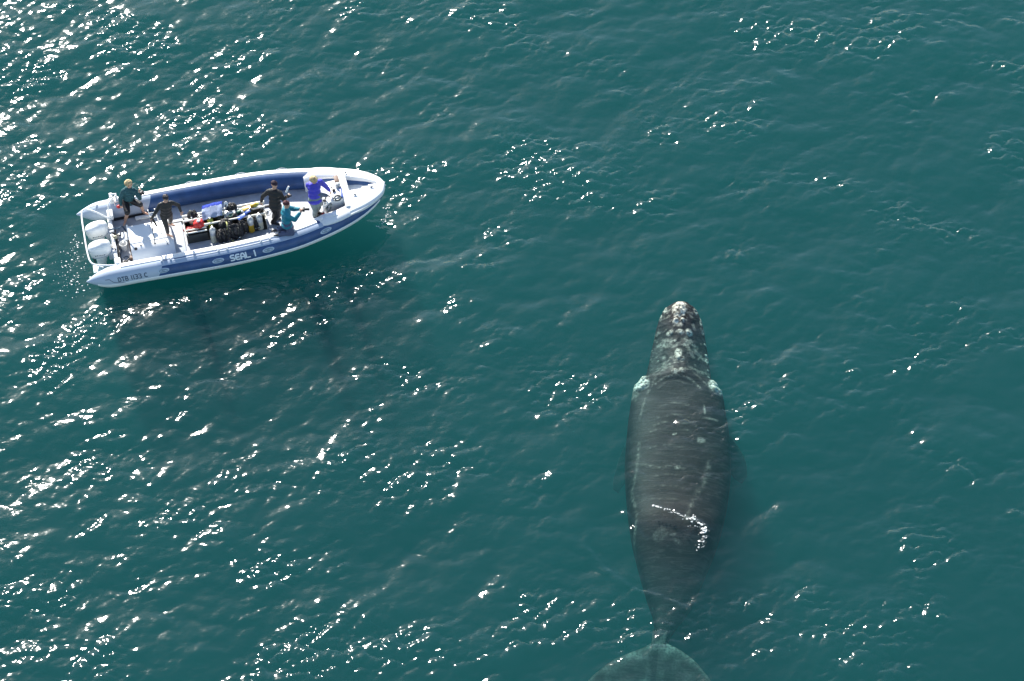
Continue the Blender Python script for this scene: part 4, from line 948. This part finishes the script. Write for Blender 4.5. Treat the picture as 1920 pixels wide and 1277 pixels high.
def person(label, J, face, top, legs, top_parts, shoe, hair, hat=None, bare_shin=False, bulk=1.0, group=None, sleeve=None, shorts=False):
    base = Vector(J['base']); t = thing('person', label, 'person', at_boat(*base), group)
    P = {k: Vector(v) - base for k, v in J.items() if k != 'base'}
    H = P['head']; neck = P['neck']; hip = P['hip']
    side = (P['sr'] - P['sl']).normalized(); spine = (neck - hip).normalized(); fwd = spine.cross(side).normalized()
    if fwd.dot(Vector(face)) < 0: fwd = -fwd
    hl, hr = hip - side * .09, hip + side * .09
    bm = bmesh.new()
    # head with brow, nose, chin, ears
    F = frame(face, (H - neck)); 
    ellc(bm, H + F @ Vector((0, -.012, .02)), (.074, .092, .095), F); ellc(bm, H + F @ Vector((0, .03, -.045)), (.055, .055, .065), F)
    ellc(bm, H + F @ Vector((0, .092, -.012)), (.012, .018, .024), F, 10, 8); ellc(bm, H + F @ Vector((0, .060, -.095)), (.026, .022, .018), F, 10, 8)
    ellc(bm, H + F @ Vector((0, .078, .026)), (.052, .014, .012), F, 12, 8)
    for s in (1, -1): ellc(bm, H + F @ Vector((.076 * s, -.01, -.008)), (.010, .018, .030), F, 10, 8)
    capsule(bm, neck - spine * .03, H - (H - neck).normalized() * .04, .058, .052)
    # trunk
    for a, r in ((0.0, (.155, .11)), (.22, (.14, .10)), (.48, (.155, .11)), (.75, (.17, .115)), (.93, (.13, .085))):
        T_ = frame(fwd, spine); c = hip.lerp(neck, a); ellc(bm, c, (r[0], r[1], .11), T_)
    for s in ('l', 'r'):
        sh, el, ha = P['s' + s], P['e' + s], P['h' + s]
        capsule(bm, sh.lerp(neck, .35), sh, .06, .055); capsule(bm, sh, el, .050, .040); capsule(bm, el, ha, .038, .026)
        kn, an, to = P['k' + s], P['a' + s], P['t' + s]; hp = hl if s == 'l' else hr
        capsule(bm, hp, kn, .085, .056); capsule(bm, kn, kn.lerp(an, .35), .054, .056); capsule(bm, kn.lerp(an, .35), an, .056, .036)
        fd_ = (to - an); fd_.z = 0 if abs(fd_.z) < .12 else fd_.z; fdn = fd_.normalized(); dn = Vector((0, 0, -.035))
        capsule(bm, an + dn - fdn * .03, an + dn + fdn * .10, .036, .034); capsule(bm, an + dn + fdn * .08, an + dn * 1.3 + fdn * .17, .034, .022)
        # hand: palm, four unequal bent fingers, thumb from the side near the wrist
        d = (ha - el).normalized(); n = J.get('palm' + s); n = Vector(n) if n else Vector((0, 0, -1)); n = (n - d * n.dot(d)).normalized(); w = d.cross(n)
        HF = Matrix((w, d, n)).transposed()
        ellc(bm, ha + d * .045, (.040, .052, .017), HF, 12, 8)
        for k, (o, ln) in enumerate(((-.028, .060), (-.0095, .072), (.0095, .068), (.027, .052))):
            r0 = ha + d * .085 + w * o; r1 = r0 + (d * .75 + n * .45) * ln * .5; r2 = r1 + (d * .25 + n * .85) * ln * .42; r3 = r2 + (n * .75 - d * .35) * ln * .3
            capsule(bm, r0, r1, .0098, .0092, 8); capsule(bm, r1, r2, .0092, .0086, 8); capsule(bm, r2, r3, .0086, .0080, 8)
        sg = -1 if s == 'l' else 1
        q0 = ha + d * .02 + w * .03 * sg; q1 = q0 + (w * sg * .8 + d * .7 + n * .3).normalized() * .045; q2 = q1 + (d * .8 + n * .5).normalized() * .032
        capsule(bm, q0, q1, .013, .011, 8); capsule(bm, q1, q2, .011, .009, 8)
    body = fuse('body', bm, M['skin'], t, .0085, 3)
    for s in (1, -1):
        bm = bmesh.new(); ellc(bm, H + F @ Vector((.030 * s, .079, .004)), (.013, .008, .009), F, 10, 8); obj('eye', bm, M['eye'], t)
    bm = bmesh.new(); ellc(bm, H + F @ Vector((0, .088, -.058)), (.022, .006, .006), F, 10, 6); obj('mouth', bm, M['lip'], t)
    # top
    g = .014 * bulk
    bm = bmesh.new()
    for a, r in ((-.06 * bulk, (.165 + .012 * bulk, .12 + .014 * bulk)), (.22, (.158 + .006 * bulk, .118)), (.48, (.165, .12)), (.75, (.18, .125)), (.92, (.135, .09))):
        T_ = frame(fwd, spine); ellc(bm, hip.lerp(neck, a), (r[0] + g, r[1] + g, .115), T_)
    capsule(bm, neck - spine * .05, neck - spine * .0, .070, .064)
    bs = bmesh.new() if sleeve else bm
    for s in ('l', 'r'):
        sh, el, ha = P['s' + s], P['e' + s], P['h' + s]
        capsule(bm, sh.lerp(neck, .35), sh, .068 + g, .062 + g)
        if sleeve == s: capsule(bs, sh.lerp(el, .25), el, .052 + g, .046 + g); capsule(bs, el, el.lerp(ha, .93), .046 + g, .034 + g)
        else:
            capsule(bm, sh, el, .058 + g, .046 + g); capsule(bm, el, el.lerp(ha, .93), .045 + g, .032 + g * .7)
    for v in bm.verts:
        nn = noise.noise(v.co * 14) + .5 * noise.noise(v.co * 31); v.co += (v.co - hip.lerp(neck, .5)).normalized() * nn * .005 * bulk
    fuse('jacket' if bulk > 1.2 else 'upper_suit', bm, top, t, .012, 3)
    if sleeve: fuse('sleeve', bs, M['greyc'], t, .012, 3)
    # legs
    bm = bmesh.new()
    ellc(bm, hip, (.160 + g, .118 + g, .12), frame(fwd, spine))
    for s in ('l', 'r'):
        hp = hl if s == 'l' else hr; kn, an = P['k' + s], P['a' + s]
        if shorts: capsule(bm, hp, hp.lerp(kn, .95), .094 + g, .070 + g)
        else:
            capsule(bm, hp, kn, .092 + g, .062 + g); e = kn.lerp(an, .72 if bare_shin else .95); capsule(bm, kn, e, .061 + g, (.050 if bare_shin else .046) + g * 1.3)
    for v in bm.verts: v.co += Vector((noise.noise(v.co * 12), noise.noise(v.co * 12 + Vector((5, 0, 0))), 0)) * .008 * bulk
    fuse('trousers' if not shorts else 'shorts', bm, legs, t, .012, 3)
    if shoe is not None:
        for s in ('l', 'r'):
            an, to = P['a' + s], P['t' + s]; fd_ = to - an; fd_.z = 0 if abs(fd_.z) < .12 else fd_.z; fd_.normalize(); dn = Vector((0, 0, -.035)); bm = bmesh.new()
            capsule(bm, an + Vector((0, 0, .04)), an, .046, .046); capsule(bm, an + dn - fd_ * .03, an + dn + fd_ * .10, .046, .044); capsule(bm, an + dn + fd_ * .08, an + dn * 1.25 + fd_ * .19, .044, .032)
            fuse('shoe', bm, shoe, t, .012, 3)
    # hair or hat
    bm = bmesh.new()
    if hair is not None:
        for k in range(3 if hair is M['hair_b'] else 1):
            c = H + F @ Vector((0, -.018 - .012 * k, .035 - .03 * k)); blob(bm, c, (.090 + .016 * k, .098 + .006 * k, .090), 3 + k, .16, mw=F.to_4x4())
        # cut the front open for the face
        dl = [v for v in bm.verts if (F.inverted() @ (v.co - H)).y > .045 and (F.inverted() @ (v.co - H)).z < .045]
        bmesh.ops.delete(bm, geom=dl, context='VERTS'); obj('hair', bm, hair, t); bm = bmesh.new()
    if hat is not None:
        c = H + F @ Vector((0, -.012, .045)); ellc(bm, c, (.090, .104, .085), F, 24, 16)
        dl = [v for v in bm.verts if (F.inverted() @ (v.co - H)).z < .022]
        bmesh.ops.delete(bm, geom=dl, context='VERTS'); add_ell(bm, H + F @ Vector((0, -.015, .135)), (.018, .018, .015), 10, 8); obj('beanie', bm, hat, t)
    else: bm.free()
    return t, base

p1, _ = person('barefoot person in a black wetsuit standing on the white stern locker, gripping the tripod',
    dict(base=(2.52, -.2, .512), head=(2.63, -.38, 2.02), neck=(2.60, -.36, 1.82), hip=(2.55, -.30, 1.30), sl=(2.42, -.34, 1.75), sr=(2.79, -.33, 1.74),
         el=(2.25, -.42, 1.55), hl=(2.13, -.42, 1.38), er=(2.95, -.26, 1.54), hr=(2.98, -.33, 1.33), kl=(2.49, -.44, .93), al=(2.49, -.37, .585), tl=(2.60, -.48, .52),
         kr=(2.64, -.18, .93), ar=(2.60, .04, .585), tr=(2.72, -.05, .52)),
    (.35, -.85, -.45), M['wet'], M['wet'], None, None, M['hair_d'], bare_shin=True, bulk=.6, group='people aboard the boat')
p2, _ = person('blond person in a dark teal top and black shorts sitting barefoot on the port tube',
    dict(base=(1.52, 1.0, .6), head=(1.67, 1.04, 1.50), neck=(1.64, 1.06, 1.30), hip=(1.53, 1.12, .76), sl=(1.78, .99, 1.22), sr=(1.45, 1.06, 1.21),
         el=(1.88, .88, .99), hl=(1.90, .90, 1.19), er=(1.31, 1.03, .96), hr=(1.29, 1.00, .74), kl=(1.86, .87, .74), al=(1.90, .95, .37), tl=(1.99, .86, .30),
         kr=(1.44, .73, .64), ar=(1.33, .82, .27), tr=(1.29, .74, .2)),
    (.55, -.70, -.35), M['teal_d'], M['wet'], None, None, M['hair_b'], bulk=1.3, shorts=True, group='people aboard the boat')
p3, _ = person('person in black jacket and dark beanie standing at the forward end of the dive rack',
    dict(base=(5.55, -.25, .147), head=(5.76, -.28, 1.67), neck=(5.73, -.32, 1.48), hip=(5.69, -.42, .96), sl=(5.88, -.40, 1.40), sr=(5.56, -.25, 1.40),
         el=(5.96, -.44, 1.16), hl=(6.06, -.50, 1.34), er=(5.39, -.16, 1.18), hr=(5.32, -.12, .93), kl=(5.74, -.44, .56), al=(5.55, -.32, .22), tl=(5.72, -.42, .15),
         kr=(5.66, -.30, .56), ar=(5.62, -.12, .22), tr=(5.78, -.2, .15)),
    (.70, -.55, -.25), M['jet'], M['wet'], None, M['black'], None, M['hat_d'], bulk=1.3, group='people aboard the boat')
p4, _ = person('person in a bright teal jacket kneeling on the starboard tube with a camera raised',
    dict(base=(5.9, -1.2, .6), head=(5.98, -1.13, 1.63), neck=(5.93, -1.15, 1.46), hip=(5.90, -1.24, 1.00), sl=(5.95, -.98, 1.37), sr=(5.92, -1.34, 1.35),
         el=(6.19, -.98, 1.24), hl=(6.34, -1.14, 1.36), er=(6.14, -1.30, 1.13), hr=(6.32, -1.25, 1.31), kl=(6.02, -1.14, .70), al=(5.64, -1.08, .66), tl=(5.52, -1.08, .56),
         kr=(6.00, -1.36, .68), ar=(5.66, -1.28, .66), tr=(5.54, -1.28, .56)),
    (.95, -.25, -.15), M['teal'], M['navy'], None, M['black'], None, M['hat_r'], bulk=1.8, group='people aboard the boat')
p5, _ = person('blond person in a violet jacket and pale trousers leaning over the helm console',
    dict(base=(6.83, -.3, .147), head=(6.93, -.34, 1.62), neck=(6.90, -.31, 1.44), hip=(6.86, -.42, .94), sl=(7.10, -.20, 1.37), sr=(6.74, -.24, 1.36),
         el=(7.24, -.17, 1.13), hl=(7.34, -.16, .90), er=(6.95, -.42, 1.13), hr=(7.22, -.42, .98), kl=(6.93, -.40, .55), al=(6.86, -.22, .22), tl=(7.02, -.30, .15),
         kr=(6.83, -.46, .55), ar=(6.80, -.36, .22), tr=(6.95, -.45, .15)),
    (.45, -.60, -.65), M['purple'], M['trous'], None, M['black'], M['hair_b'], bulk=1.8, sleeve='r', group='people aboard the boat')
# things in their hands
def camera_(label, x, y, z, rz, ry, lens=.08):
    t = thing('camera', label, 'camera', at_boat(x, y, z, rz, ry), 'cameras held by the people')
    bm = bmesh.new(); add_box(bm, (-.035, -.065, -.045), (.035, .065, .045), .012); obj('camera_body', bm, M['black'], t)
    bm = bmesh.new(); add_cyl(bm, (.03, 0, 0), (.03 + lens, 0, 0), .034, .038); obj('lens', bm, M['black'], t)
camera_('black camera with a long lens raised by the teal jacketed person', 6.44, -1.20, 1.38, -8, 5, .14)
camera_('small dark camera held by the blond person on the port tube', 1.97, .84, 1.24, -35, 10, .05)
camera_('dark camera held by the person in the black jacket', 6.11, -.53, 1.38, -30, -10, .05)
bm = bmesh.new(); add_cyl(bm, (0, 0, -.1), (0, 0, .14), .030, .026, round_=.012); one('flask', bm, M['pad'], 'slim white tube held up beside the person in the black jacket', 'tube', at_boat(6.10, -.46, 1.55, 0, 25))
bm = bmesh.new(); add_ell(bm, (0, 0, 0), (.07, .055, .05)); add_cyl(bm, (0, 0, 0), (.05, 0, .06), .02); one('float_reel', bm, M['red'], 'small red reel under the hand of the blond person on the port tube', 'reel', at_boat(1.22, 1.04, .66))
